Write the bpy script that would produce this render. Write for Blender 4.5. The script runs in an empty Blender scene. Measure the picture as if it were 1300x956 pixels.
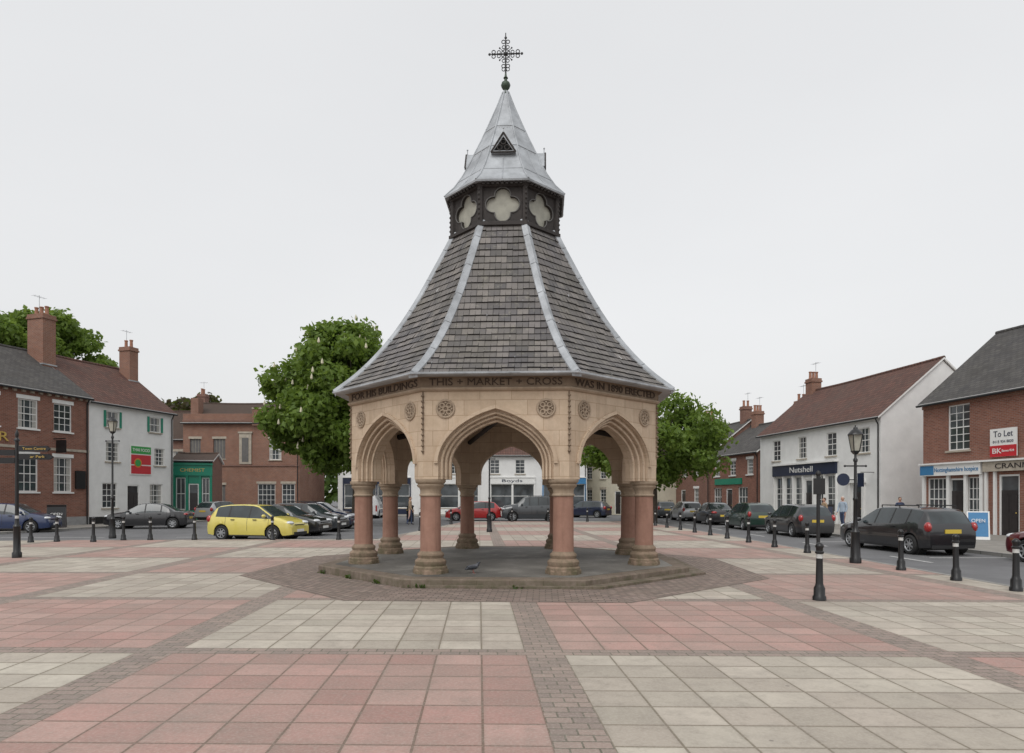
import bpy, math, random
import numpy as np
from mathutils import Vector, Matrix
random.seed(7); np.random.seed(7)
scene=bpy.context.scene
R=math.radians
# ------------------------------------------------------------------ materials
def newmat(name):
    m=bpy.data.materials.new(name); m.use_nodes=True
    nt=m.node_tree; b=nt.nodes['Principled BSDF']
    return m,nt,b
def N(nt,t,**k):
    n=nt.nodes.new(t)
    for a,v in k.items(): setattr(n,a,v)
    return n
def L(nt,a,b): nt.links.new(a,b)
def c4(c): return (c[0],c[1],c[2],1)
def mixc(nt,fac,a,b,mode='MIX'):
    n=N(nt,'ShaderNodeMix',data_type='RGBA',blend_type=mode)
    for sock,v in ((n.inputs[0],fac),(n.inputs[6],a),(n.inputs[7],b)):
        if isinstance(v,bpy.types.NodeSocket): L(nt,v,sock)
        elif isinstance(v,(int,float)): sock.default_value=v
        else: sock.default_value=c4(v)
    return n.outputs[2]
def math_(nt,op,a,b=None,c=None):
    n=N(nt,'ShaderNodeMath',operation=op)
    for i,v in enumerate((a,b,c)):
        if v is None: continue
        if isinstance(v,bpy.types.NodeSocket): L(nt,v,n.inputs[i])
        else: n.inputs[i].default_value=v
    return n.outputs[0]
def noise(nt,scale,detail=4,rough=.55,vec=None,lo=None,hi=None):
    n=N(nt,'ShaderNodeTexNoise'); n.inputs['Scale'].default_value=scale
    n.inputs['Detail'].default_value=detail; n.inputs['Roughness'].default_value=rough
    if vec is None:
        vec=N(nt,'ShaderNodeTexCoord').outputs['Object']
    L(nt,vec,n.inputs['Vector'])
    o=n.outputs['Fac']
    if lo is not None:
        r=N(nt,'ShaderNodeMapRange'); L(nt,o,r.inputs[0]); r.inputs[1].default_value=lo; r.inputs[2].default_value=hi
        o=r.outputs[0]
    return o
def bump(nt,b,h,strength=.3,dist=.01,prev=None):
    n=N(nt,'ShaderNodeBump'); n.inputs['Strength'].default_value=strength; n.inputs['Distance'].default_value=dist
    L(nt,h,n.inputs['Height'])
    if prev is not None: L(nt,prev,n.inputs['Normal'])
    L(nt,n.outputs[0],b.inputs['Normal']); return n.outputs[0]
def plain(name,col,rough=.6,var=.25,scale=3,bmp=.15,metal=0,coat=0,col2=None,spec=.5):
    m,nt,b=newmat(name)
    d=col2 or tuple(x*(1-var) for x in col); l=col if col2 else tuple(min(1,x*(1+var*.4)) for x in col)
    f=noise(nt,scale,6,.65,lo=.3,hi=.7)
    o=mixc(nt,f,d,l); L(nt,o,b.inputs['Base Color'])
    b.inputs['Roughness'].default_value=rough; b.inputs['Metallic'].default_value=metal
    b.inputs['Coat Weight'].default_value=coat; b.inputs['Coat Roughness'].default_value=.06
    b.inputs['Specular IOR Level'].default_value=spec
    if bmp: bump(nt,b,noise(nt,scale*14,3,.6),bmp,.01)
    return m
def brick(name,c1,c2,mortar,bw,rh,ms=.012,off=.5,bmp=.5,dirt=.35,dirtcol=None,rough=.85,third=None,fourth=None,spec=.3,mortsm=.1,lich=None):
    m,nt,b=newmat(name)
    uv=N(nt,'ShaderNodeTexCoord').outputs['UV']
    t=N(nt,'ShaderNodeTexBrick'); t.offset=off
    L(nt,uv,t.inputs['Vector'])
    t.inputs['Scale'].default_value=1; t.inputs['Brick Width'].default_value=bw; t.inputs['Row Height'].default_value=rh
    t.inputs['Mortar Size'].default_value=ms; t.inputs['Mortar Smooth'].default_value=mortsm
    t.inputs['Color1'].default_value=c4(c1); t.inputs['Color2'].default_value=c4(c2); t.inputs['Mortar'].default_value=c4(mortar)
    col=t.outputs['Color']
    for n_,(tc,bias) in enumerate(((third,-.35),(fourth,-.55))):
        if not tc: continue
        t2=N(nt,'ShaderNodeTexBrick'); t2.offset=off
        mp=N(nt,'ShaderNodeMapping'); mp.inputs['Location'].default_value=(bw*(37+20*n_),rh*(22+14*n_),0); L(nt,uv,mp.inputs[0]); L(nt,mp.outputs[0],t2.inputs['Vector'])
        for k,v in (('Scale',1),('Brick Width',bw),('Row Height',rh),('Mortar Size',0),('Bias',bias)): t2.inputs[k].default_value=v
        t2.inputs['Color1'].default_value=(0,0,0,1); t2.inputs['Color2'].default_value=(1,1,1,1)
        f=math_(nt,'MULTIPLY',t2.outputs['Color'],math_(nt,'SUBTRACT',1.0,t.outputs['Fac']))
        col=mixc(nt,f,col,tc)
    dn=noise(nt,.9,6,.7,lo=.4,hi=.75)
    dn=math_(nt,'MULTIPLY',dn,dirt)
    col=mixc(nt,dn,col,dirtcol or tuple(x*.45 for x in c1))
    sp=noise(nt,22,3,.6,lo=.25,hi=.8)
    col=mixc(nt,math_(nt,'MULTIPLY',sp,.25),col,tuple(x*.5 for x in c1))
    if lich:
        lf=noise(nt,7,6,.75,lo=.55,hi=.72); col=mixc(nt,math_(nt,'MULTIPLY',lf,.55),col,lich)
    L(nt,col,b.inputs['Base Color']); b.inputs['Roughness'].default_value=rough; b.inputs['Specular IOR Level'].default_value=spec
    h=math_(nt,'SUBTRACT',1.0,t.outputs['Fac'])
    h=math_(nt,'ADD',h,math_(nt,'MULTIPLY',noise(nt,30,3,.6),.4))
    bump(nt,b,h,bmp,.012)
    return m
M={}
M['brick']=brick('red_brickwork',(.27,.105,.07),(.19,.075,.055),(.28,.22,.18),.225,.075,.01,third=(.33,.15,.105))
M['brickdark']=brick('old_brickwork',(.25,.115,.085),(.18,.085,.065),(.25,.21,.18),.225,.075,.01,third=(.31,.155,.105))
M['brickor']=brick('orange_brickwork',(.31,.135,.085),(.22,.095,.065),(.33,.27,.22),.225,.075,.01,third=(.24,.13,.1),dirt=.5)
M['tile']=brick('clay_pantiles',(.15,.072,.056),(.105,.055,.046),(.045,.028,.024),.24,.3,.02,off=0,dirt=.7,dirtcol=(.085,.068,.058),bmp=.8,third=(.19,.1,.077))
M['browntile']=brick('brown_roof_tiles',(.12,.08,.06),(.09,.062,.05),(.03,.02,.02),.18,.12,.012,dirt=.5,dirtcol=(.065,.06,.05),bmp=.8)
M['slate']=brick('grey_roof_slates',(.095,.09,.088),(.07,.067,.067),(.025,.025,.025),.3,.22,.01,dirt=.6,dirtcol=(.055,.05,.043),bmp=.6,third=(.125,.118,.11),lich=(.15,.145,.12))
M['cslate']=brick('weathered_roof_slates',(.16,.146,.144),(.09,.086,.09),(.028,.025,.025),.25,.1955,.008,dirt=.7,dirtcol=(.125,.112,.082),bmp=.9,third=(.28,.25,.228),fourth=(.052,.048,.05),rough=.62,spec=.45,lich=(.31,.29,.225))
M['render']=plain('white_render',(.74,.74,.725),.85,.11,1.2,.1)
M['whitepaint']=plain('white_paint',(.76,.76,.74),.45,.08,3,.03)
M['cream']=plain('cream_render',(.6,.56,.45),.85,.12,1.2,.1)
M['stonetrim']=plain('stone_trim',(.43,.38,.31),.85,.3,4,.3)
M['black']=plain('black_gloss_paint',(.012,.012,.013),.32,.2,8,.06)
M['iron']=plain('black_ironwork',(.015,.015,.016),.5,.2,8,.1)
M['green']=plain('green_shop_paint',(.0,.2,.12),.4,.12,3,.03)
M['navy']=plain('navy_paint',(.012,.02,.05),.4,.2,3,.03)
M['blue']=plain('blue_sign_paint',(.05,.2,.4),.4,.1,3,.02)
M['redpaint']=plain('red_sign_paint',(.5,.02,.03),.4,.1,3,.02)
M['orange']=plain('orange_sign_paint',(.65,.16,.02),.5,.15,3,.02)
M['signgreen']=plain('sign_green_paint',(.03,.3,.06),.5,.15,3,.02)
M['gold']=plain('gold_lettering',(.55,.38,.1),.4,.15,5,.0)
M['pot']=plain('terracotta',(.35,.17,.11),.8,.3,6,.2)
M['grey']=plain('grey_boarding',(.3,.3,.3),.7,.2,3,.1)
M['darkboard']=plain('dark_boarding',(.13,.125,.12),.7,.25,3,.1)
M['doorpaint']=plain('dark_door_paint',(.03,.025,.025),.4,.2,3,.05)
M['lead']=plain('lead_flashing',(.41,.43,.45),.6,.42,1.9,.15,metal=.1)
M['darkwood']=plain('dark_timber',(.04,.033,.03),.75,.4,6,.3)
M['pale']=plain('lantern_pale_panel',(.38,.37,.31),.6,.25,4,.1)
M['dark']=plain('dark_void',(.012,.012,.012),.9,.1,4,0)
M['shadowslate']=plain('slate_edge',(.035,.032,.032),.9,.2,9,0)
M['ceil']=plain('ceiling_boards',(.17,.135,.105),.85,.35,5,.3)
M['verdigris']=plain('bronze_verdigris',(.06,.085,.06),.5,.4,12,.2,metal=.4)
M['rubber']=plain('tyre_rubber',(.018,.018,.018),.8,.2,10,.1)
M['alloy']=plain('alloy_wheel',(.36,.37,.38),.4,.1,10,0,metal=.5)
M['trim']=plain('black_trim',(.02,.02,.021),.55,.1,10,0)
M['head']=plain('headlamp_glass',(.6,.62,.64),.12,.1,20,0,coat=1)
M['tail']=plain('tail_lamp',(.35,.01,.01),.2,.1,20,0,coat=1)
M['plate_y']=plain('yellow_plate',(.62,.45,.06),.5,.05,20,0)
M['plate_w']=plain('white_plate',(.75,.75,.72),.5,.05,20,0)
def glass(name,col=(.025,.03,.033),rough=.04):
    m,nt,b=newmat(name)
    n=noise(nt,.7,3,.6,lo=.35,hi=.7)
    L(nt,mixc(nt,n,col,tuple(x*2.6 for x in col)),b.inputs['Base Color'])
    b.inputs['Roughness'].default_value=rough; b.inputs['Specular IOR Level'].default_value=.7
    bump(nt,b,noise(nt,2.5,1,.5),.05,.02)
    return m
M['glass']=glass('window_glass',(.035,.04,.043)); M['carglass']=glass('car_glass',(.02,.026,.028),.03)
M['curtain']=plain('net_curtain',(.42,.41,.38),.9,.3,9,.2)
def paint(name,c,metal=0):
    m=plain(name,c,.3,.06,2,0,metal=metal,coat=1); return m
def sandstone(name,base,dark,joints=True,moss=0,mosslow=0,streak=.4):
    m,nt,b=newmat(name)
    tc=N(nt,'ShaderNodeTexCoord')
    f=noise(nt,2.2,8,.68,lo=.3,hi=.72)
    col=mixc(nt,f,dark,base)
    f2=noise(nt,14,5,.7,lo=.35,hi=.8)
    col=mixc(nt,math_(nt,'MULTIPLY',f2,.25),col,tuple(x*.55 for x in dark))
    h=math_(nt,'MULTIPLY',noise(nt,40,4,.7),.6)
    if joints:
        t=N(nt,'ShaderNodeTexBrick'); L(nt,tc.outputs['UV'],t.inputs['Vector'])
        for k,v in (('Scale',1),('Brick Width',.62),('Row Height',.3),('Mortar Size',.006),('Mortar Smooth',.3)): t.inputs[k].default_value=v
        t.inputs['Color1'].default_value=(1,1,1,1); t.inputs['Color2'].default_value=(.84,.81,.79,1); t.inputs['Mortar'].default_value=(.6,.53,.47,1)
        col=mixc(nt,.85,col,t.outputs['Color'],'MULTIPLY')
        h=math_(nt,'SUBTRACT',h,t.outputs['Fac'])
    mp=N(nt,'ShaderNodeMapping'); mp.inputs['Scale'].default_value=(5,5,.5); L(nt,tc.outputs['Object'],mp.inputs[0])
    st=noise(nt,1.6,5,.6,vec=mp.outputs[0],lo=.5,hi=.75)
    col=mixc(nt,math_(nt,'MULTIPLY',st,streak),col,tuple(x*.6 for x in dark))
    if moss:
        sx=N(nt,'ShaderNodeSeparateXYZ'); L(nt,tc.outputs['Object'],sx.inputs[0])
        g=N(nt,'ShaderNodeMapRange'); L(nt,sx.outputs[2],g.inputs[0]); g.inputs[1].default_value=mosslow; g.inputs[2].default_value=0; g.inputs[3].default_value=0; g.inputs[4].default_value=1
        mf=math_(nt,'MULTIPLY',g.outputs[0],noise(nt,5,5,.7,lo=.38,hi=.62))
        col=mixc(nt,math_(nt,'MULTIPLY',mf,moss),col,(.075,.08,.04))
    L(nt,col,b.inputs['Base Color']); b.inputs['Roughness'].default_value=.9; b.inputs['Specular IOR Level'].default_value=.25
    bump(nt,b,h,.35,.01)
    return m
M['sand']=sandstone('buff_sandstone',(.65,.525,.4),(.53,.415,.3),streak=.35)
M['sandc']=sandstone('carved_sandstone',(.46,.365,.275),(.33,.255,.185),joints=False)
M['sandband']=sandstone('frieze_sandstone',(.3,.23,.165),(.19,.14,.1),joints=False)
M['sandcap']=sandstone('capital_sandstone',(.45,.36,.27),(.32,.245,.175),joints=False,streak=.5)
M['pinkstone']=sandstone('pink_sandstone_shaft',(.38,.222,.168),(.28,.155,.115),joints=False,streak=.5)
M['basestone']=sandstone('mossy_base_stone',(.35,.255,.19),(.22,.16,.115),joints=False,moss=.9,mosslow=1.0)
M['kerb']=sandstone('platform_kerb_stone',(.28,.225,.185),(.16,.125,.1),joints=True,moss=.75,mosslow=.3)
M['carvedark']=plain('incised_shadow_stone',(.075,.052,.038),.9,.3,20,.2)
M['medback']=plain('medallion_recess_shade',(.2,.145,.1),.9,.3,20,.2)  # same stone as the wall, recess shade put into the disc colour
def asphalt(name,c,patch=.4):
    m,nt,b=newmat(name)
    f=noise(nt,.35,6,.65,lo=.35,hi=.7); col=mixc(nt,f,tuple(x*(1-patch*.6) for x in c),tuple(x*(1+patch*.5) for x in c))
    g=noise(nt,60,3,.8,lo=.3,hi=.75); col=mixc(nt,math_(nt,'MULTIPLY',g,.4),col,tuple(min(1,x*2) for x in c))
    f3=noise(nt,1.3,6,.7,lo=.52,hi=.62); col=mixc(nt,math_(nt,'MULTIPLY',f3,patch*.5),col,tuple(min(1,x*1.9) for x in c))
    L(nt,col,b.inputs['Base Color']); b.inputs['Roughness'].default_value=.75
    b.inputs['Specular IOR Level'].default_value=.35
    bump(nt,b,noise(nt,90,3,.8),.4,.01); return m
M['asphalt']=asphalt('asphalt',(.125,.125,.128))
M['floor']=asphalt('platform_asphalt',(.135,.128,.115),1.1)
M['roadwhite']=plain('road_marking_white',(.6,.6,.58),.7,.4,9,.2)
M['flag']=brick('pavement_flags',(.32,.3,.27),(.27,.255,.23),(.14,.13,.11),.6,.6,.008,dirt=.4)
M['setts']=brick('brick_setts',(.29,.215,.185),(.2,.158,.14),(.085,.078,.058),.215,.11,.009,dirt=.55,dirtcol=(.15,.13,.1),third=(.37,.29,.25),bmp=.7,fourth=(.14,.115,.1))
M['kerbst']=brick('granite_kerb',(.33,.32,.3),(.27,.265,.25),(.1,.1,.1),.9,.5,.012,dirt=.3)
def paving():
    m,nt,b=newmat('plaza_paving')
    uv=N(nt,'ShaderNodeTexCoord').outputs['UV']
    s=N(nt,'ShaderNodeSeparateXYZ'); L(nt,uv,s.inputs[0])
    PU,PV,GU,GV=4.25,3.7,.41,.25
    cu=math_(nt,'DIVIDE',s.outputs[0],PU); cv=math_(nt,'DIVIDE',s.outputs[1],PV)
    fu=math_(nt,'FLOOR',cu); fv=math_(nt,'FLOOR',cv)
    lu=math_(nt,'MULTIPLY',math_(nt,'SUBTRACT',cu,fu),PU); lv=math_(nt,'MULTIPLY',math_(nt,'SUBTRACT',cv,fv),PV)
    par=math_(nt,'ABSOLUTE',math_(nt,'MODULO',math_(nt,'ADD',fu,fv),2.0))
    gap=math_(nt,'MAXIMUM',math_(nt,'LESS_THAN',lu,GU),math_(nt,'LESS_THAN',lv,GV))
    bu=math_(nt,'ADD',math_(nt,'SUBTRACT',lu,GU),math_(nt,'MULTIPLY',fu,3.84)); bv=math_(nt,'ADD',math_(nt,'SUBTRACT',lv,GV),math_(nt,'MULTIPLY',fv,3.45))
    cb=N(nt,'ShaderNodeCombineXYZ'); L(nt,bu,cb.inputs[0]); L(nt,bv,cb.inputs[1])
    t=N(nt,'ShaderNodeTexBrick'); t.offset=0; L(nt,cb.outputs[0],t.inputs['Vector'])
    for k,v in (('Scale',1),('Brick Width',.48),('Row Height',.43125),('Mortar Size',.011),('Mortar Smooth',.35)): t.inputs[k].default_value=v
    t.inputs['Color1'].default_value=(1,1,1,1); t.inputs['Color2'].default_value=(.72,.715,.705,1); t.inputs['Mortar'].default_value=(.34,.32,.26,1)
    t2=N(nt,'ShaderNodeTexBrick'); L(nt,uv,t2.inputs['Vector'])
    for k,v in (('Scale',1),('Brick Width',.205),('Row Height',.125),('Mortar Size',.008),('Mortar Smooth',.2)): t2.inputs[k].default_value=v
    t2.inputs['Color1'].default_value=(.33,.25,.215,1); t2.inputs['Color2'].default_value=(.22,.175,.155,1); t2.inputs['Mortar'].default_value=(.11,.105,.075,1)
    col=mixc(nt,par,(.47,.272,.237),(.55,.505,.425))
    t3=N(nt,'ShaderNodeTexBrick'); t3.offset=0
    mp3=N(nt,'ShaderNodeMapping'); mp3.inputs['Location'].default_value=(.48*31,.43125*17,0); L(nt,cb.outputs[0],mp3.inputs[0]); L(nt,mp3.outputs[0],t3.inputs['Vector'])
    for k,v in (('Scale',1),('Brick Width',.48),('Row Height',.43125),('Mortar Size',0)): t3.inputs[k].default_value=v
    t3.inputs['Color1'].default_value=(0,0,0,1); t3.inputs['Color2'].default_value=(1,1,1,1)
    col=mixc(nt,math_(nt,'MULTIPLY',t3.outputs['Color'],.34),col,(.46,.37,.32))
    col=mixc(nt,1.0,col,t.outputs['Color'],'MULTIPLY')
    col=mixc(nt,gap,col,t2.outputs['Color'])
    # soft grime gathering along the slab joints
    tj=N(nt,'ShaderNodeTexBrick'); tj.offset=0; L(nt,cb.outputs[0],tj.inputs['Vector'])
    for k,v in (('Scale',1),('Brick Width',.48),('Row Height',.43125),('Mortar Size',.05),('Mortar Smooth',1.0)): tj.inputs[k].default_value=v
    gj=math_(nt,'MULTIPLY',tj.outputs['Fac'],noise(nt,2.6,5,.7,lo=.3,hi=.75)); col=mixc(nt,math_(nt,'MULTIPLY',gj,math_(nt,'MULTIPLY',math_(nt,'SUBTRACT',1.0,gap),.5)),col,(.2,.175,.14))
    big=noise(nt,.22,6,.7,lo=.38,hi=.72); col=mixc(nt,math_(nt,'MULTIPLY',big,.5),col,(.27,.225,.19))
    med=noise(nt,1.7,8,.78,lo=.45,hi=.75); col=mixc(nt,math_(nt,'MULTIPLY',med,.55),col,(.21,.178,.15))
    fin=noise(nt,6.5,7,.8,lo=.5,hi=.75); col=mixc(nt,math_(nt,'MULTIPLY',fin,.5),col,(.19,.165,.135))
    sp=noise(nt,38,3,.7,lo=.45,hi=.8); col=mixc(nt,math_(nt,'MULTIPLY',sp,.28),col,(.62,.58,.51))
    vo=N(nt,'ShaderNodeTexVoronoi'); vo.inputs['Scale'].default_value=1.9; L(nt,uv,vo.inputs['Vector'])
    gs=math_(nt,'LESS_THAN',vo.outputs['Distance'],.035); col=mixc(nt,math_(nt,'MULTIPLY',gs,.5),col,(.12,.11,.1))
    L(nt,col,b.inputs['Base Color'])
    rr=N(nt,'ShaderNodeMapRange'); L(nt,med,rr.inputs[0]); rr.inputs[3].default_value=.82; rr.inputs[4].default_value=.5; L(nt,rr.outputs[0],b.inputs['Roughness'])
    b.inputs['Specular IOR Level'].default_value=.3
    h=mixc(nt,gap,t.outputs['Fac'],t2.outputs['Fac'])
    h=math_(nt,'SUBTRACT',math_(nt,'MULTIPLY',noise(nt,45,4,.7),.5),h)
    h=math_(nt,'ADD',h,math_(nt,'MULTIPLY',t3.outputs['Color'],.35))
    bump(nt,b,h,.5,.009)
    return m
M['paving']=paving()
def leafmat(name,c1,c2,c3):
    m,nt,b=newmat(name)
    g=N(nt,'ShaderNodeNewGeometry')
    r=N(nt,'ShaderNodeValToRGB'); L(nt,g.outputs['Random Per Island'],r.inputs[0])
    r.color_ramp.elements[0].color=c4(c1); r.color_ramp.elements[1].color=c4(c3)
    e=r.color_ramp.elements.new(.5); e.color=c4(c2)
    cl=noise(nt,.45,4,.6,lo=.35,hi=.65)
    col=mixc(nt,math_(nt,'MULTIPLY',cl,.35),r.outputs[0],tuple(x*.6 for x in c1))
    L(nt,col,b.inputs['Base Color']); b.inputs['Roughness'].default_value=.5; b.inputs['Specular IOR Level'].default_value=.35
    tr=N(nt,'ShaderNodeBsdfTranslucent'); L(nt,mixc(nt,.5,col,(.26,.36,.05)),tr.inputs[0])
    ms=N(nt,'ShaderNodeMixShader'); ms.inputs[0].default_value=.45
    L(nt,b.outputs[0],ms.inputs[1]); L(nt,tr.outputs[0],ms.inputs[2])
    L(nt,ms.outputs[0],nt.nodes['Material Output'].inputs[0]); return m
M['leaf']=leafmat('chestnut_leaves',(.11,.18,.03),(.16,.25,.045),(.23,.33,.075))
M['leaf2']=leafmat('dark_leaves',(.05,.085,.022),(.07,.12,.03),(.1,.16,.04))
M['leafred']=leafmat('copper_leaves',(.06,.03,.025),(.08,.05,.03),(.06,.08,.03))
M['blossom']=plain('chestnut_blossom',(.6,.56,.42),.8,.2,9,0)
M['bark']=plain('tree_bark',(.1,.08,.06),.9,.5,5,.6)
# ------------------------------------------------------------------ mesh builder
def empty(name,loc=(0,0,0),rz=0):
    o=bpy.data.objects.new(name,None); scene.collection.objects.link(o); o.location=loc; o.rotation_euler=(0,0,rz); o.empty_display_size=.3
    return o
class MB:
    def __init__(s): s.v=[];s.f=[];s.m=[];s.uv=[]
    def face(s,pts,m=0,uv=None):
        i=len(s.v); s.v+= [tuple(p) for p in pts]; s.f.append(tuple(range(i,i+len(pts)))); s.m.append(m); s.uv.append(uv)
    def box(s,x0,x1,y0,y1,z0,z1,m=0):
        if x0>x1:x0,x1=x1,x0
        if y0>y1:y0,y1=y1,y0
        if z0>z1:z0,z1=z1,z0
        a=[(x0,y0,z0),(x1,y0,z0),(x1,y1,z0),(x0,y1,z0),(x0,y0,z1),(x1,y0,z1),(x1,y1,z1),(x0,y1,z1)]
        for q in ((0,1,5,4),(1,2,6,5),(2,3,7,6),(3,0,4,7),(4,5,6,7),(3,2,1,0)): s.face([a[i] for i in q],m)
    def shared(s,verts,faces,m=0):
        i=len(s.v); s.v+=[tuple(v) for v in verts]
        for k,f in enumerate(faces):
            s.f.append(tuple(i+j for j in f)); s.m.append(m[k] if isinstance(m,list) else m); s.uv.append(None)
    def lathe(s,prof,n=16,cx=0,cy=0,z0=0,m=0,mats=None,rot=0,cap=True):
        vs=[];fs=[];mm=[]
        for r,z in prof:
            for k in range(n):
                a=2*math.pi*k/n+rot; vs.append((cx+r*math.cos(a),cy+r*math.sin(a),z0+z))
        for j in range(len(prof)-1):
            for k in range(n):
                fs.append((j*n+k,j*n+(k+1)%n,(j+1)*n+(k+1)%n,(j+1)*n+k)); mm.append(mats[j] if mats else m)
        if cap:
            fs.append(tuple(range(n-1,-1,-1))); mm.append(mats[0] if mats else m)
            q=(len(prof)-1)*n; fs.append(tuple(range(q,q+n))); mm.append(mats[-1] if mats else m)
        s.shared(vs,fs,mm)
    def tube(s,p0,p1,r0,r1=None,n=8,m=0):
        r1=r0 if r1 is None else r1
        p0=Vector(p0);p1=Vector(p1); d=(p1-p0)
        if d.length<1e-6: return
        d.normalize(); a=d.orthogonal().normalized(); b=d.cross(a)
        vs=[]
        for p,r in ((p0,r0),(p1,r1)):
            for k in range(n):
                t=2*math.pi*k/n; vs.append(p+a*r*math.cos(t)+b*r*math.sin(t))
        fs=[(k,(k+1)%n,n+(k+1)%n,n+k) for k in range(n)]+[tuple(range(n-1,-1,-1)),tuple(range(n,2*n))]
        s.shared(vs,fs,m)
    def ball(s,c,r,m=0,nu=12,nv=8):
        if not isinstance(r,(tuple,list)): r=(r,r,r)
        vs=[(c[0],c[1],c[2]-r[2])]
        for j in range(1,nv):
            ph=-math.pi/2+math.pi*j/nv
            for k in range(nu):
                t=2*math.pi*k/nu; vs.append((c[0]+r[0]*math.cos(ph)*math.cos(t),c[1]+r[1]*math.cos(ph)*math.sin(t),c[2]+r[2]*math.sin(ph)))
        vs.append((c[0],c[1],c[2]+r[2])); fs=[]
        for k in range(nu): fs.append((0,1+(k+1)%nu,1+k))
        for j in range(nv-2):
            for k in range(nu): fs.append((1+j*nu+k,1+j*nu+(k+1)%nu,1+(j+1)*nu+(k+1)%nu,1+(j+1)*nu+k))
        e=len(vs)-1; q=1+(nv-2)*nu
        for k in range(nu): fs.append((q+k,q+(k+1)%nu,e))
        s.shared(vs,fs,m)
    def torus(s,c,Rr,r,axis='y',n=20,m=0,k=6):
        c=Vector(c); 
        def pt(t): 
            return c+(Vector((math.cos(t)*Rr,0,math.sin(t)*Rr)) if axis=='y' else Vector((math.cos(t)*Rr,math.sin(t)*Rr,0)) if axis=='z' else Vector((0,math.cos(t)*Rr,math.sin(t)*Rr)))
        for i in range(n): s.tube(pt(2*math.pi*i/n),pt(2*math.pi*(i+1)/n),r,r,k,m)
    def xform(s,mat,start=0):
        for i in range(start,len(s.v)): s.v[i]=tuple(mat@Vector(s.v[i]))
    def build(s,name,parent=None,mats=(),smooth=None,uv=True):
        me=bpy.data.meshes.new(name); me.from_pydata(s.v,[],s.f)
        for k in mats: me.materials.append(M[k] if isinstance(k,str) else k)
        me.polygons.foreach_set('material_index',s.m)
        if uv:
            ul=me.uv_layers.new(name='UVMap'); dat=[0.0]*(2*len(me.loops)); li=0
            for p,u in zip(me.polygons,s.uv):
                if u is None:
                    n=p.normal
                    if abs(n.z)>.98: t=Vector((1,0,0)); b=Vector((0,1,0))
                    else:
                        t=Vector((-n.y,n.x,0)).normalized(); b=n.cross(t)
                    for vi in p.vertices:
                        q=me.vertices[vi].co; dat[li]=q.dot(t); dat[li+1]=q.dot(b); li+=2
                else:
                    for a in u: dat[li]=a[0]; dat[li+1]=a[1]; li+=2
            ul.data.foreach_set('uv',dat)
        if smooth is not None:
            me.polygons.foreach_set('use_smooth',[True]*len(me.polygons)); me.set_sharp_from_angle(angle=R(smooth))
        me.update()
        o=bpy.data.objects.new(name,me); scene.collection.objects.link(o)
        if parent: o.parent=parent
        return o
def text(name,s,parent,loc,size,mat,rz=0,width=None,ext=.008,height=None):
    cu=bpy.data.curves.new('t','FONT'); cu.body=s; cu.size=size; cu.extrude=ext; cu.align_x='CENTER'; cu.align_y='CENTER'; cu.resolution_u=3
    ob=bpy.data.objects.new('t',cu); scene.collection.objects.link(ob); bpy.context.view_layer.update()
    dg=bpy.context.evaluated_depsgraph_get(); me=bpy.data.meshes.new_from_object(ob.evaluated_get(dg))
    bpy.data.objects.remove(ob)
    xs=[v.co.x for v in me.vertices]; w=max(xs)-min(xs)
    sc=1 if not width else width/w
    for v in me.vertices: v.co.x*=sc
    me.materials.clear(); me.materials.append(M[mat]); me.name=name
    o=bpy.data.objects.new(name,me); scene.collection.objects.link(o); o.parent=parent; o.location=loc; o.rotation_euler=(R(90),0,rz)
    return o
# ------------------------------------------------------------------ ground
g=MB(); g.face([(-500,-200,-.1),(500,-200,-.1),(500,800,-.1),(-500,800,-.1)]); g.build('ground',None,['asphalt'])
plz=[(-45,-8),(9.45,-8),(9.45,30),(8.9,46),(-3.2,46),(-5.4,26.6),(-17.5,25.9),(-45,21.5)]
p=MB()
uvf=lambda x,y:(x+.05*(y-7.2)-.147,(y-7.08)+.02*x)
p.face([(x,y,0) for x,y in plz],0,[uvf(x,y) for x,y in plz])
pe=p.build('plaza_paving',None,['paving'])
k=MB()
for i in range(len(plz)):
    a=Vector(plz[i]+(0,)); b=Vector(plz[(i+1)%len(plz)]+(0,)); d=(b-a).normalized(); n=Vector((d.y,-d.x,0))
    k.face([a+Vector((0,0,.003)),a+n*.15+Vector((0,0,.003)),b+n*.15+Vector((0,0,.003)),b+Vector((0,0,.003))])
    k.face([a+n*.15+Vector((0,0,.003)),a+n*.15-Vector((0,0,.12)),b+n*.15-Vector((0,0,.12)),b+n*.15+Vector((0,0,.003))])
k.build('plaza_kerb',None,['kerbst'])
def slab(name,pts,z,mat,kerb=True):
    s=MB(); s.face([(x,y,z) for x,y in pts],0)
    for i in range(len(pts)):
        a=pts[i];b=pts[(i+1)%len(pts)]
        s.face([(a[0],a[1],z),(a[0],a[1],z-.2),(b[0],b[1],z-.2),(b[0],b[1],z)],1)
        av=Vector((a[0],a[1],0));bv=Vector((b[0],b[1],0)); d=(bv-av).normalized(); n=Vector((-d.y,d.x,0))*.16
        s.face([av+Vector((0,0,z+.004)),bv+Vector((0,0,z+.004)),bv+n+Vector((0,0,z+.004)),av+n+Vector((0,0,z+.004))],1)
    return s.build(name,None,[mat,'kerbst'])
slab('right_pavement',[(14.75,5),(40,5),(40,75),(13.6,75),(14.75,40)],.0,'flag')
slab('left_pavement',[(-24.8,30),(-21.9,49),(-21.6,56),(-60,56),(-60,30)],.0,'flag')
slab('far_pavement',[(-21.3,58.5),(9,60.5),(9,75),(-21.3,75)],.0,'flag')
mk=MB()
for i in range(14): mk.box(11.45,11.55,6+i*6,8+i*6,-.096,-.094)
for i in range(9): mk.box(12.35,14.6,19.4+i*6.9,19.5+i*6.9,-.096,-.094)
mk.box(9.75,9.82,-6,29,-.096,-.094)
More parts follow.
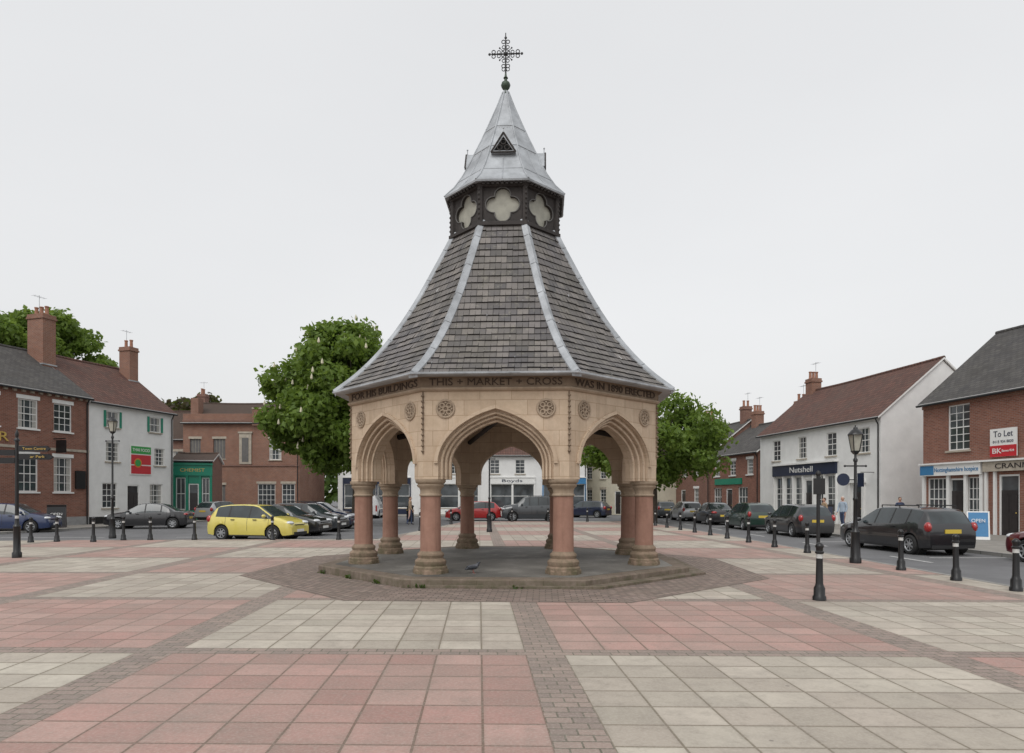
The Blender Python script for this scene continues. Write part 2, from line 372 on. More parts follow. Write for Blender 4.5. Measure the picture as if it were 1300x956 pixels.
mk.box(-40,-18,29.0,29.1,-.096,-.094)
for i in range(6): mk.box(-15,-8.6,29.35+i*3.3,29.43+i*3.3,-.096,-.094)
mk.build('road_marking_lines',None,['roadwhite'])
CX,CY=-.156,16.3; ROT=R(-2.7)
T8=math.tan(R(22.5))
st=MB(); a8=5.65
for kk in range(8):
    th=R(45*kk); c,s_=math.cos(th),math.sin(th)
    rp=lambda x,y:(x*c-y*s_,x*s_+y*c)
    q=[(0,0),(-a8*T8,-a8),(a8*T8,-a8)]
    st.face([(*rp(*t),.004) for t in q],0,q)
so=st.build('sett_surround',None,['setts']); so.location=(CX,CY,0); so.rotation_euler=(0,0,ROT)
# ------------------------------------------------------------------ market cross
mc=empty('market_cross',(CX,CY,0),ROT)
def rotk(mb,k,start): mb.xform(Matrix.Rotation(R(45*k),4,'Z'),start)
def octa(mb,prof,mats=0,phase=R(22.5)):
    mb.lathe([(a/math.cos(R(22.5)),z) for a,z in prof],8,m=mats,rot=phase)
pf=MB()
octa(pf,[(4.12,0.0),(4.12,.15),(4.10,.175),(3.78,.176)])
pf.build('platform_kerb',mc,['kerb'])
fl=MB(); octa(fl,[(3.79,.1),(3.79,.182)]); fl.build('platform_floor',mc,['floor'])
sp=MB(); octa(sp,[(4.2,-.02),(4.2,.05),(4.18,.06)]); o=sp.build('lower_step',mc,['kerb']); o.location=(.28,.05,0)
colm=MB(); RC=3.46
base=[(.335,0),(.335,.13),(.32,.15),(.30,.16),(.315,.2),(.315,.25),(.29,.28),(.25,.31),(.26,.34),(.27,.37),(.26,.40),(.225,.425),(.215,.45)]
shaft=[(.208,.45),(.205,.9),(.2,1.53)]
cap=[(.2,1.53),(.225,1.545),(.23,1.57),(.205,1.59),(.205,1.65),(.225,1.7),(.265,1.73),(.275,1.76),(.25,1.78),(.285,1.80),(.305,1.83),(.305,1.875)]
for kk in range(8):
    a=R(22.5+45*kk); cx,cy=RC*math.cos(a),RC*math.sin(a)
    colm.lathe([(.36,0),(.36,.07),(.335,.1)],8,cx,cy,.178,m=0,rot=a+R(22.5))
    colm.lathe(base,24,cx,cy,.178,m=0); colm.lathe(shaft,24,cx,cy,.178,m=1,cap=False); colm.lathe(cap,24,cx,cy,.178,m=2)
colm.build('columns',mc,['basestone','pinkstone','sandcap'],smooth=35)
ZB,ZT=2.05,3.80
def archpts(w,zs,r,n=14):
    out=[(-w,ZB)]
    for i in range(2*n+1):
        u=i/n
        if u<=1: ph=u*math.pi/2; x=-w*math.cos(ph)
        else: ph=(2-u)*math.pi/2; x=w*math.cos(ph)
        z=zs+r*(.55*math.sin(ph)+.45*(2*ph/math.pi))
        out.append((x,z))
    out.append((w,ZB)); return out
ZS=2.36
layers=[(-3.45,1.13,1.06),(-3.37,1.06,.99),(-3.29,.99,.92),(-3.2,.92,.85)]
aw=MB(); hood=MB(); carv=MB(); 
for kk in range(8):
    s0=len(aw.v)
    y,w,r=layers[0]; pts=archpts(w,ZS,r); hw=3.45*T8
    for i in range(1,len(pts)-2):
        (x0,z0),(x1,z1)=pts[i],pts[i+1]; aw.face([(x0,y,z0),(x1,y,z1),(x1,y,ZT),(x0,y,ZT)])
    aw.face([(-hw,y,ZB),(-w,y,ZB),(-w,y,ZS),(-w,y,ZT),(-hw,y,ZT)]); aw.face([(w,y,ZB),(hw,y,ZB),(hw,y,ZT),(w,y,ZT),(w,y,ZS)])
    for li in range(len(layers)):
        y,w,r=layers[li]; ny=layers[li+1][0] if li+1<len(layers) else -2.98
        P0=archpts(w,ZS,r)
        for i in range(len(P0)-1):
            (x0,z0),(x1,z1)=P0[i],P0[i+1]; aw.face([(x0,y,z0),(x0,ny,z0),(x1,ny,z1),(x1,y,z1)])
        if li+1<len(layers):
            P1=archpts(layers[li+1][1],ZS,layers[li+1][2])
            for i in range(len(P0)-1):
                aw.face([(P0[i][0],ny,P0[i][1]),(P1[i][0],ny,P1[i][1]),(P1[i+1][0],ny,P1[i+1][1]),(P0[i+1][0],ny,P0[i+1][1])])
    y,w,r=-2.98,.92,.85; hb=2.98*T8; pts=archpts(w,ZS,r)
    for i in range(1,len(pts)-2):
        (x0,z0),(x1,z1)=pts[i],pts[i+1]; aw.face([(x1,y,z1),(x0,y,z0),(x0,y,ZT),(x1,y,ZT)])
    aw.face([(-w,y,ZB),(-hb,y,ZB),(-hb,y,ZT),(-w,y,ZT)]); aw.face([(hb,y,ZB),(w,y,ZB),(w,y,ZT),(hb,y,ZT)])
    for sg in (-1,1): aw.face([(sg*hw,-3.45,ZB),(sg*1.13,-3.45,ZB),(sg*.92,-3.2,ZB),(sg*.92,-2.98,ZB),(sg*hb,-2.98,ZB)])
    rotk(aw,kk,s0)
    s0=len(hood.v); P0=archpts(1.14,ZS,1.07); P1=archpts(1.21,ZS,1.14)
    for i in range(1,len(P0)-2):
        a,b,c,d=P0[i],P1[i],P1[i+1],P0[i+1]
        f=lambda q,y:(q[0],y,q[1])
        hood.face([f(a,-3.5),f(b,-3.5),f(c,-3.5),f(d,-3.5)]); hood.face([f(b,-3.5),f(b,-3.44),f(c,-3.44),f(c,-3.5)]); hood.face([f(a,-3.44),f(a,-3.5),f(d,-3.5),f(d,-3.44)])
    for (y,w,r) in ((-3.375,1.07,1.0),(-3.295,1.0,.93),(-3.205,.93,.86)):
        PP=archpts(w,ZS,r)
        for i in range(len(PP)-1): hood.tube((PP[i][0],y,PP[i][1]),(PP[i+1][0],y,PP[i+1][1]),.028,.028,6)
    rotk(hood,kk,s0)
    s0=len(carv.v)
    for sx in (-1,1):
        c=(sx*.985,-3.46,3.43)
        n=20
        carv.face([(c[0]+.165*math.cos(2*math.pi*i/n),-3.454,c[2]+.165*math.sin(2*math.pi*i/n)) for i in range(n)],1)
        carv.torus(c,.17,.024,n=20)
        carv.torus(c,.05,.018,n=10,k=5)
        for q in range(4):
            a=R(45+90*q); carv.torus((c[0]+.095*math.cos(a),c[1],c[2]+.095*math.sin(a)),.045,.017,n=10,k=5)
        for q in range(4):
            a=R(90*q); carv.ball((c[0]+.12*math.cos(a),c[1],c[2]+.12*math.sin(a)),.024,0,6,4)
    rotk(carv,kk,s0)
    a=R(22.5+45*kk); rr=3.45/math.cos(R(22.5))+.008; cx,cy=rr*math.cos(a),rr*math.sin(a)
    carv.tube((cx,cy,2.55),(cx,cy,3.76),.018,.018,6,2)
    for q in range(11): carv.ball((cx*1.004,cy*1.004,2.6+q*.108),(.034,.034,.026),2,6,4)
aw.build('arcade_walls',mc,['sand']); hood.build('arch_mouldings',mc,['sand'],smooth=40); carv.build('carved_medallions',mc,['sandc','medback','sandband'],smooth=50)
co=MB()
octa(co,[(3.40,3.76),(3.5,3.78),(3.53,3.81),(3.53,3.835),(3.5,3.85)])
co2=MB(); octa(co2,[(3.5,3.85),(3.5,4.03)],0)
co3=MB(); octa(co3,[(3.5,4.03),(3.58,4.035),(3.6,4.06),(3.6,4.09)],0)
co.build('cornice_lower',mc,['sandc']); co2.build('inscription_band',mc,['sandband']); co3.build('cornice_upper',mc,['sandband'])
ins=['THIS + MARKET + CROSS','WAS IN 1890 ERECTED','BY THE VILLAGE FOLK','IN MEMORY OF HENRY','LORD OF THE MANOR','AND LOVED BY ALL','IN GRATEFUL THANKS','FOR HIS BUILDINGS']
for kk in range(8):
    a=R(45*kk); y=-3.5-.004
    loc=(-math.sin(a)*y*1.0,math.cos(a)*y,3.94); 
    text('inscription_%d'%kk,ins[kk],mc,loc,.2,'carvedark',rz=a,width=2.6,ext=.012)
ce=MB(); octa(ce,[(3.4,3.79),(3.4,3.81)]); 
ce.build('ceiling',mc,['ceil'])
rb=MB()
for kk in range(8):
    a=R(22.5+45*kk); rb.tube((3.2*math.cos(a),3.2*math.sin(a),3.3),(0,0,3.76),.07,.07,6)
rb.build('ceiling_ribs',mc,['darkwood'])
prof=[(3.80,4.05),(3.38,4.42),(2.98,4.86),(2.6,5.37),(2.27,5.9),(1.96,6.47),(1.66,7.08),(1.4,7.62),(1.22,8.02)]
def catm(P,t):
    n=len(P)-1; i=min(int(t),n-1); f=t-i
    p0=P[max(i-1,0)];p1=P[i];p2=P[i+1];p3=P[min(i+2,n)]
    return tuple(.5*((2*p1[j])+(-p0[j]+p2[j])*f+(2*p0[j]-5*p1[j]+4*p2[j]-p3[j])*f*f+(-p0[j]+3*p1[j]-3*p2[j]+p3[j])*f**3) for j in (0,1))
dense=[catm(prof,i/40*(len(prof)-1)) for i in range(41)]
cum=[0]
for i in range(1,41): cum.append(cum[-1]+math.dist(dense[i],dense[i-1]))
def at(d):
    d=max(0,min(cum[-1],d)); i=int(np.searchsorted(cum,d)); i=max(1,i); f=(d-cum[i-1])/(cum[i]-cum[i-1]+1e-9)
    return (dense[i-1][0]+(dense[i][0]-dense[i-1][0])*f,dense[i-1][1]+(dense[i][1]-dense[i-1][1])*f)
rh=.1955; nc=int(cum[-1]/rh)+1
rf=MB(); rs=random.Random(5)
for kk in range(8):
    s0=len(rf.v)
    for j in range(nc):
        d0=j*rh; d1=min((j+1)*rh,cum[-1])
        if d1-d0<.02: continue
        a0,z0=at(d0); a1,z1=at(d1)
        tx,tz=(a1-a0),(z1-z0); l=math.hypot(tx,tz); nx,nz=tz/l,-tx/l
        sw=.25; ko=kk*20*sw+5*sw; off=(j%2)*.5*sw
        w0=a0*T8; w1=a1*T8
        xs_=[-w0]; x=math.floor((-w0)/sw)*sw+off
        while x<w0:
            if x>-w0+.02 and x<w0-.02: xs_.append(x)
            x+=sw
        xs_.append(w0)
        for i in range(len(xs_)-1):
            lift=.012+rs.random()*.016; drop=rs.uniform(-.008,.012)
            if rs.random()<.03: drop=.03; lift=.032
            xa,xb=xs_[i],xs_[i+1]; A0,Z0=a0+nx*lift-tx/l*drop,z0+nz*lift-tz/l*drop
            ta=max(-w1,min(w1,xa)); tb=max(-w1,min(w1,xb))
            if i==0: ta=-w1
            if i==len(xs_)-2: tb=w1
            g_=.004
            rf.face([(xa+g_,-A0,Z0),(xb-g_,-A0,Z0),(tb,-a1,z1),(ta,-a1,z1)],0,[(ko+xa,d0+.006),(ko+xb,d0+.006),(ko+tb,d1),(ko+ta,d1)])
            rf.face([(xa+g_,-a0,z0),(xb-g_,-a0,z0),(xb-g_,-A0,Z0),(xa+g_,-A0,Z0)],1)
    rotk(rf,kk,s0)
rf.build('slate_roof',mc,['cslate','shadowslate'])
ld=MB()
for kk in range(8):
    a=R(22.5+45*kk); s0=len(ld.v)
    prev=None; nseg=28
    for i in range(nseg+1):
        ap,z=at(cum[-1]*i/nseg); r=ap/math.cos(R(22.5)); 
        hwid=.10
        sec=[(r-hwid*math.tan(R(22.5))+.02,-hwid,z+.03),(r+.02,-hwid*.35,z+.05),(r+.035,0,z+.075),(r+.02,hwid*.35,z+.05),(r-hwid*math.tan(R(22.5))+.02,hwid,z+.03)]
        if prev:
            for q in range(4): ld.face([prev[q],sec[q],sec[q+1],prev[q+1]][::-1])
            for q in (0,4):
                A=prev[q];B=sec[q]; dn=lambda p:(p[0]-.03,p[1],p[2]-.06)
                ld.face([A,B,dn(B),dn(A)])
            if i%5==0: ld.tube((sec[0][0]+.01,-hwid,sec[0][2]+.004),(sec[2][0]+.0,0,sec[2][2]+.0),.008,.008,5); ld.tube((sec[4][0]+.01,hwid,sec[4][2]+.004),(sec[2][0],0,sec[2][2]),.008,.008,5)
        else:
            ld.face([(*p[:2],p[2]) for p in sec]+[(r-.03,hwid,z-.06),(r-.03,-hwid,z-.06)])
        prev=sec
    ld.xform(Matrix.Rotation(a,4,'Z'),s0)
ld.build('lead_hip_flashing',mc,['lead'],smooth=50)
ev=MB(); octa(ev,[(3.55,4.04),(3.80,4.03),(3.84,4.05),(3.84,4.085),(3.78,4.09)]); ev.build('eaves_gutter',mc,['lead'])
ln=MB()
octa(ln,[(1.20,7.88),(1.34,7.9),(1.34,7.97),(1.26,8.02)],0)
octa(ln,[(1.2,8.78),(1.3,8.80),(1.34,8.86),(1.34,8.9)],0)
for kk in range(8):
    a=R(22.5+45*kk); r=1.24/math.cos(R(22.5)); ln.tube((r*math.cos(a),r*math.sin(a),7.95),(r*math.cos(a),r*math.sin(a),8.85),.07,.07,8,0)
    for q in range(7): ln.ball((1.045*r*math.cos(a),1.045*r*math.sin(a),8.08+q*.11),.035,0,6,4)
    s0=len(ln.v)
    hw=1.22*T8; zc=8.4; hz=.4; y=-1.235; yb=-1.17; n=64
    for i in range(n):
        t0=2*math.pi*i/n; t1=2*math.pi*(i+1)/n
        def rq(t):
            d=(t+math.pi/4)%(math.pi/2)-math.pi/4; A,B=.205,.178
            return A*math.cos(d)+math.sqrt(B*B-(A*math.sin(d))**2)
        def ro(t):
            c,s_=abs(math.cos(t)),abs(math.sin(t)); return min(hw/c if c>1e-6 else 9,hz/s_ if s_>1e-6 else 9)
        P=lambda r_,t,yy:(r_*math.cos(t),yy,zc+r_*math.sin(t))
        ln.face([P(rq(t0),t0,y),P(ro(t0),t0,y),P(ro(t1),t1,y),P(rq(t1),t1,y)],0)
        ln.face([P(rq(t0),t0,y),P(rq(t1),t1,y),P(rq(t1),t1,yb),P(rq(t0),t0,yb)],0)
        ln.tube(P(rq(t0)+.012,t0,y-.008),P(rq(t1)+.012,t1,y-.008),.014,.014,5,2)
    ln.face([(-hw,yb,zc-hz),(hw,yb,zc-hz),(hw,yb,zc+hz),(-hw,yb,zc+hz)],1)
    for q in range(9): ln.box(-.46+q*.107,-.40+q*.107,-1.39,-1.33,8.81,8.88,0)
    rotk(ln,kk,s0)
octa(ln,[(1.15,7.9),(1.15,8.85)],1)
ln.build('lantern',mc,['darkwood','pale','darkboard'],smooth=35)
cp=[(1.43,8.86),(1.44,8.90),(1.22,9.14),(1.02,9.46),(.86,9.78),(.76,10.02),(.58,10.42),(.40,10.85),(.22,11.3),(.07,11.72)]
sc_=MB()
octa(sc_,[(1.2,8.885)]+cp+[(.05,11.76)])
for kk in range(8):
    a=R(22.5+45*kk)
    for i in range(1,len(cp)-1):
        f=1/math.cos(R(22.5)); p0=(cp[i][0]*f,cp[i][1]); p1=(cp[i+1][0]*f,cp[i+1][1])
        sc_.tube((p0[0]*math.cos(a),p0[0]*math.sin(a),p0[1]),(p1[0]*math.cos(a),p1[0]*math.sin(a),p1[1]),.022,.022,6)
    s0=len(sc_.v)
    for i in (1,2,3,4):
        sc_.tube((0,-cp[i][0]-.0,cp[i][1]+.004),(0,-cp[i+1][0]-.0,cp[i+1][1]+.004),.012,.012,5)
    for (ap,z) in ((1.12,9.29),(.76,10.02),(.49,10.63)):
        w=ap*T8; sc_.tube((-w,-ap-.004,z),(w,-ap-.004,z),.014,.014,5)
        for q in range(5): 
            xx=-w+.08+q*(2*w-.16)/4; sc_.ball((xx,-ap-.02,z-.06),.014,1,5,4)
    rotk(sc_,kk,s0)
sc_.build('lead_spire',mc,['lead','grey'],smooth=25)
gb=MB()
for kk in (0,2,4,6):
    s0=len(gb.v); yf=-.97; zb=9.74; za=10.2; w=.29; yk=-.5
    gb.face([(-w,yf,zb),(w,yf,zb),(w*.78,yf,zb+.04),(-w*.78,yf,zb+.04)],0)
    gb.face([(-w,yf,zb),(-w*.78,yf,zb+.04),(0,yf,za-.09),(0,yf,za)],0); gb.face([(w,yf,zb),(0,yf,za),(0,yf,za-.09),(w*.78,yf,zb+.04)],0)
    gb.face([(-w*.78,yf+.06,zb+.04),(w*.78,yf+.06,zb+.04),(0,yf+.06,za-.09)],1)
    gb.face([(-w,yf,zb),(0,yf,za),(0,yk,za),(-w,yk-.25,zb)],0); gb.face([(w,yf,zb),(w,yk-.25,zb),(0,yk,za),(0,yf,za)],0)
    gb.face([(-w,yf,zb),(-w,yk-.2,zb),(w,yk-.2,zb),(w,yf,zb)],0)
    for A,B in (((-w,yf,zb),(0,yf,za)),((w,yf,zb),(0,yf,za)),((-w,yf,zb),(w,yf,zb))): gb.tube((A[0],A[1]-.01,A[2]),(B[0],B[1]-.01,B[2]),.02,.02,6,2)
    for cc in ((0,zb+.24),(-.085,zb+.11),(.085,zb+.11)): gb.torus((cc[0],yf-.005,cc[1]),.058,.013,n=12,m=2,k=5)
    gb.tube((0,yf+.02,za-.02),(0,yf+.02,za+.1),.014,.008,6,0); gb.ball((0,yf+.02,za+.11),.022,0,8,6)
    rotk(gb,kk,s0)
gb.build('spire_gablets',mc,['lead','dark','darkwood'])
fn=MB()
fn.lathe([(.10,11.66),(.07,11.72),(.05,11.78),(.10,11.84),(.12,11.9),(.1,11.96),(.04,12.0),(.035,12.06),(.06,12.08),(.03,12.12),(.02,12.2)],12,m=0)
fn.tube((0,0,12.1),(0,0,13.2),.022,.012,8,1)
zc=12.68
for q in range(4):
    a=R(90*q); dx,dz=math.cos(a),math.sin(a)
    fn.tube((0,0,zc),(dx*.36,0,zc+dz*.36),.02,.016,6,1)
    fn.ball((dx*.40,0,zc+dz*.40),(.035,.02,.035),1,8,6)
    for sg in (-1,1):
        ax,az=-dz*sg,dx*sg
        fn.torus((dx*.3+ax*.055,0,zc+dz*.3+az*.055),.045,.011,n=10,m=1,k=5)
        fn.torus((dx*.17+ax*.05,0,zc+dz*.17+az*.05),.04,.010,n=10,m=1,k=5)
    b=a+R(45); fn.tube((0,0,zc),(math.cos(b)*.2,0,zc+math.sin(b)*.2),.014,.006,6,1); fn.ball((math.cos(b)*.21,0,zc+math.sin(b)*.21),.022,1,6,5)
fn.torus((0,0,zc),.11,.012,n=16,m=1,k=5)
fn.ball((0,0,zc),.05,1,8,6)
for sg in (-1,1): fn.torus((sg*.05,0,12.3),.045,.01,n=10,m=1,k=5)
o=fn.build('finial_cross',mc,['verdigris','iron'],smooth=40)
# ------------------------------------------------------------------ houses
def sash(wb,x,z0,w,h,cols=2,rows=4,y=.09,curt=False):
    x0,x1=x-w/2,x+w/2; z1=z0+h; fr=.06
    wb.box(x0,x0+fr,y-.03,y+.03,z0,z1,0); wb.box(x1-fr,x1,y-.03,y+.03,z0,z1,0)
    wb.box(x0+fr,x1-fr,y-.03,y+.03,z1-fr,z1,0); wb.box(x0+fr,x1-fr,y-.03,y+.03,z0,z0+fr,0)
    wb.box(x0+fr,x1-fr,y-.02,y+.035,z0+h/2-.025,z0+h/2+.025,0)
    for i in range(1,cols): 
        xx=x0+fr+(w-2*fr)*i/cols; wb.box(xx-.015,xx+.015,y-.012,y+.012,z0+fr,z1-fr,0)
    for j in range(1,rows):
        if rows%2==0 and j==rows//2: continue
        zz=z0+fr+(h-2*fr)*j/rows; wb.box(x0+fr,x1-fr,y-.010,y+.010,zz-.015,zz+.015,0)
    wb.face([(x0,y+.015,z0),(x1,y+.015,z0),(x1,y+.015,z1),(x0,y+.015,z1)],1)
    if curt:
        wb.box(x0+fr,x0+fr+w*.2,y+.004,y+.012,z0+fr,z1-fr,2); wb.box(x1-fr-w*.2,x1-fr,y+.004,y+.012,z0+fr,z1-fr,2)
    wb.box(x0-.08,x1+.08,-.09,.06,z0-.09,z0-.005,3)
def house(name,pos,ang,Ln,D,eave,ridge,wall,roof,ops,chim=(),trim='whitepaint',lintel=True,gable=None,extra=None,ov=.25,gutter=True):
    e=empty(name,(pos[0],pos[1],0),ang)
    w=MB()
    xs=sorted({0,Ln}|{round(o['x']-o['w']/2,4) for o in ops}|{round(o['x']+o['w']/2,4) for o in ops})
    zs=sorted({-.15,eave}|{round(o['z'],4) for o in ops}|{round(o['z']+o['h'],4) for o in ops})
    for i in range(len(xs)-1):
        for j in range(len(zs)-1):
            cx=(xs[i]+xs[i+1])/2; cz=(zs[j]+zs[j+1])/2
            if any(abs(cx-o['x'])<o['w']/2 and o['z']<cz<o['z']+o['h'] for o in ops): continue
            w.face([(xs[i],0,zs[j]),(xs[i+1],0,zs[j]),(xs[i+1],0,zs[j+1]),(xs[i],0,zs[j+1])])
    for o in ops:
        x0,x1,z0,z1=o['x']-o['w']/2,o['x']+o['w']/2,o['z'],o['z']+o['h']; d=.2
        w.face([(x0,0,z0),(x0,0,z1),(x0,d,z1),(x0,d,z0)]); w.face([(x1,0,z1),(x1,0,z0),(x1,d,z0),(x1,d,z1)])
        w.face([(x0,0,z1),(x1,0,z1),(x1,d,z1),(x0,d,z1)]); w.face([(x1,0,z0),(x0,0,z0),(x0,d,z0),(x1,d,z0)])
    gm=1 if gable else 0
    w.face([(0,D,-.15),(0,0,-.15),(0,0,eave),(0,D/2,ridge-.06),(0,D,eave)],gm)
    w.face([(Ln,0,-.15),(Ln,D,-.15),(Ln,D,eave),(Ln,D/2,ridge-.06),(Ln,0,eave)],gm)
    w.face([(Ln,D,-.15),(0,D,-.15),(0,D,eave),(Ln,D,eave)],gm)
    w.build('walls',e,[wall,gable or wall])
    wb=MB(); db=MB()
    for o in ops:
        kd=o.get('k','sash'); x,z,ww,hh=o['x'],o['z'],o['w'],o['h']
        if kd=='sash': sash(wb,x,z,ww,hh,o.get('c',2),o.get('r',4),curt=random.random()<.5)
        elif kd=='blind':
            wb.face([(x-ww/2,.1,z),(x+ww/2,.1,z),(x+ww/2,.1,z+hh),(x-ww/2,.1,z+hh)],4); wb.box(x-ww/2-.06,x+ww/2+.06,-.06,.05,z-.09,z-.004,3)
            for q in range(1,4): wb.box(x-ww/2+ww*q/4-.01,x-ww/2+ww*q/4+.01,.085,.098,z,z+hh,3)
        elif kd=='shop':
            sash(wb,x,z,ww,hh,o.get('c',3),o.get('r',1),y=.1)
        elif kd=='door':
            db.box(x-ww/2,x-ww/2+.07,.03,.12,z,z+hh,1); db.box(x+ww/2-.07,x+ww/2,.03,.12,z,z+hh,1); db.box(x-ww/2+.07,x+ww/2-.07,.03,.12,z+hh-.08,z+hh,1)
            db.box(x-ww/2+.07,x+ww/2-.07,.07,.12,z,z+2.0,0)
            for q in (-1,1):
                for (za,zb_) in ((.2,.85),(1.0,1.8)): db.box(x+q*ww*.2-ww*.13,x+q*ww*.2+ww*.13,.055,.072,z+za,z+zb_,0)
            db.face([(x-ww/2,.1,z+2.0),(x+ww/2,.1,z+2.0),(x+ww/2,.1,z+hh),(x-ww/2,.1,z+hh)],2)
            db.ball((x+ww*.3,.04,z+1.0),.03,3,8,6)
        if lintel and kd in('sash','blind') : 
            wb.box(x-ww/2-.1,x+ww/2+.1,-.025,.05,z+hh+.005,z+hh+.22,3)
    wb.build('windows',e,[trim,'glass','curtain','stonetrim' if not lintel=='white' else 'whitepaint','darkboard'])
    if db.f: db.build('doors',e,['doorpaint','whitepaint','glass','gold'],smooth=30)
    r=MB(); sl=(ridge-eave)/(D/2); th=.12; ovx=.12
    for sgn in (0,1):
        f=(lambda y:y) if sgn==0 else (lambda y:D-y)
        y0=-ov; z0=eave-ov*sl; 
        A=[(-ovx,f(y0),z0+th),(Ln+ovx,f(y0),z0+th),(Ln+ovx,f(D/2),ridge+th),(-ovx,f(D/2),ridge+th)]
        B=[(p_[0],p_[1],p_[2]-th) for p_ in A]
        nn=10
        for i in range(nn):
            t0,t1=i/nn,(i+1)/nn; sg=lambda t:-.07*math.sin(math.pi*t)*(1+.3*math.sin(7*t))
            x0=A[0][0]+(A[1][0]-A[0][0])*t0; x1=A[0][0]+(A[1][0]-A[0][0])*t1
            q=[(x0,f(y0),z0+th),(x1,f(y0),z0+th),(x1,f(D/2),ridge+th+sg(t1)),(x0,f(D/2),ridge+th+sg(t0))]
            slen=math.hypot(D/2-y0,ridge-z0)
            r.face(q if sgn==0 else q[::-1],0,[(x0,0),(x1,0),(x1,slen),(x0,slen)] if sgn==0 else [(x0,slen),(x1,slen),(x1,0),(x0,0)])
        r.face(B[::-1] if sgn==0 else B,1)
        r.face([B[0],B[1],A[1],A[0]],1); r.face([B[0],A[0],A[3],B[3]],1); r.face([B[1],A[1],A[2],B[2]],1)
    nr=int(Ln/.45)
    for i in range(nr):
        x0=-ovx+(Ln+2*ovx)*i/nr; t=(i+.5)/nr; zz=ridge+th-.01-.07*math.sin(math.pi*t)*(1+.3*math.sin(7*t))
        r.tube((x0+.01,D/2,zz),(x0+(Ln+2*ovx)/nr-.01,D/2,zz),.11,.105,8,2)
    r.build('roof',e,[roof,'whitepaint',roof],smooth=30)
    if gutter:
        gt=MB(); zg=eave-ov*sl+.03
        gt.tube((-.1,-ov-.05,zg),(Ln+.1,-ov-.05,zg),.06,.06,8); gt.tube((Ln-.15,-ov,zg),(Ln-.15,-.06,zg-.35),.04,.04,8); gt.tube((Ln-.15,-.06,zg-.35),(Ln-.15,-.06,.0),.04,.04,8)
        gt.build('gutter',e,['iron'])
    if chim:
        ch=MB()
        for (x,y,cw,cd,zt,np_) in chim:
            ch.box(x-cw/2,x+cw/2,y-cd/2,y+cd/2,eave,zt-.3,0); ch.box(x-cw/2-.06,x+cw/2+.06,y-cd/2-.06,y+cd/2+.06,zt-.3,zt-.18,0); ch.box(x-cw/2-.02,x+cw/2+.02,y-cd/2-.02,y+cd/2+.02,zt-.18,zt,0)
            ch.box(x-cw/2-.05,x+cw/2+.05,y-cd/2-.05,y+cd/2+.05,ridge-.9,ridge-.82,2)
            for q in range(np_):
                py=y-cd/2+cd*(q+.5)/np_; ch.lathe([(.13,0),(.11,.1),(.1,.45),(.13,.5),(.12,.55)],10,x,py,zt,m=1)
            if np_: 
                ch.tube((x,y+.2,zt-.1),(x,y+.2,zt+1.3),.015,.015,5,2); ch.tube((x-.4,y+.2,zt+1.2),(x+.4,y+.2,zt+1.2),.01,.01,5,2)
                for q in range(5): ch.tube((x-.36+q*.18,y+.0,zt+1.2),(x-.36+q*.18,y+.4,zt+1.2),.007,.007,4,2)
        ch.build('chimneys',e,['brickor' if wall=='render' or wall=='brick' else 'brickdark','pot','lead'],smooth=30)
    if extra: extra(e)
    return e
S=lambda x,z,w,h,**k: dict(x=x,z=z,w=w,h=h,**k)
def pub_x(e):
    x=MB(); x.box(0,11.3,-.05,.0,4.45,4.6,0); x.box(0,11.3,-.04,-.001,-.1,.5,1)
    for i in range(23): x.box(.1+i*.5,.28+i*.5,-.14,-.001,7.62,7.8,0)
    x.box(0,11.3,-.2,-.001,7.8,7.88,0)
    x.box(10.35,11.0,-.12,-.03,2.2,3.3,2) ; x.box(9.0,9.06,-.9,0,5.1,5.16,2); x.box(9.0,9.05,-.95,-.2,4.3,5.05,2)
    x.build('cornice_and_trim',e,['stonetrim','grey','black'])
    text('pub_lettering','MANOR',e,(4.55,-.06,5.0),.75,'gold',width=3.6,ext=.02)
ops=[S(x,5.6,1.15,1.65,c=3,r=4) for x in (1.0,3.2,5.3,7.5,9.6)]+[S(x,2.0,1.15,2.05,c=3,r=4) for x in (1.0,3.2,7.5,9.6)]+[S(5.4,0,1.1,2.6,k='door')]
house('brick_pub',(-29.62,30.15),R(73.3),11.3,9,7.9,10.9,'brick','slate',ops,chim=[(11.0,3.5,.85,1.3,13.2,3)],lintel='white',extra=pub_x)
def wh_x(e):
    x=MB(); x.box(3.0,4.75,-.06,-.01,3.2,5.2,0); x.box(3.07,4.68,-.075,-.058,3.9,4.55,1); x.box(3.07,4.68,-.076,-.058,4.62,5.12,2); x.box(3.07,4.68,-.076,-.058,3.27,3.82,1)
    n=20; x.face([(3.6+.32*math.cos(2*math.pi*i/n),-.08,4.0+.32*math.sin(2*math.pi*i/n)) for i in range(n)],3); x.face([(3.6+.24*math.cos(2*math.pi*i/n),-.083,4.0+.24*math.sin(2*math.pi*i/n)) for i in range(n)],2)
    x.build('wall_poster',e,['whitepaint','redpaint','signgreen','orange']); text('poster_lettering','THAI FOOD',e,(3.87,-.08,4.87),.3,'whitepaint',width=1.4,ext=.004)
    b=MB(); b.box(-.0,6.6,-.03,-.001,-.1,.45,0)
    for xx in (1.7,5.1):
        b.box(xx-.66,xx-.51,-.05,-.004,6.2,7.25,1) ; b.box(xx+.51,xx+.66,-.05,-.004,6.2,7.25,1)
    b.build('plinth_and_shutters',e,['black','green'])
ops=[S(1.7,6.2,1.0,1.05,c=2,r=2),S(5.1,6.2,1.0,1.05,c=2,r=2),S(1.7,4.0,1.0,1.25,c=2,r=4),S(5.5,3.9,.9,1.2,c=2,r=4),S(1.5,1.0,1.1,1.6,c=3,r=4),S(3.3,0.02,1.0,2.5,k='door'),S(5.2,1.0,1.1,1.6,c=3,r=4)]
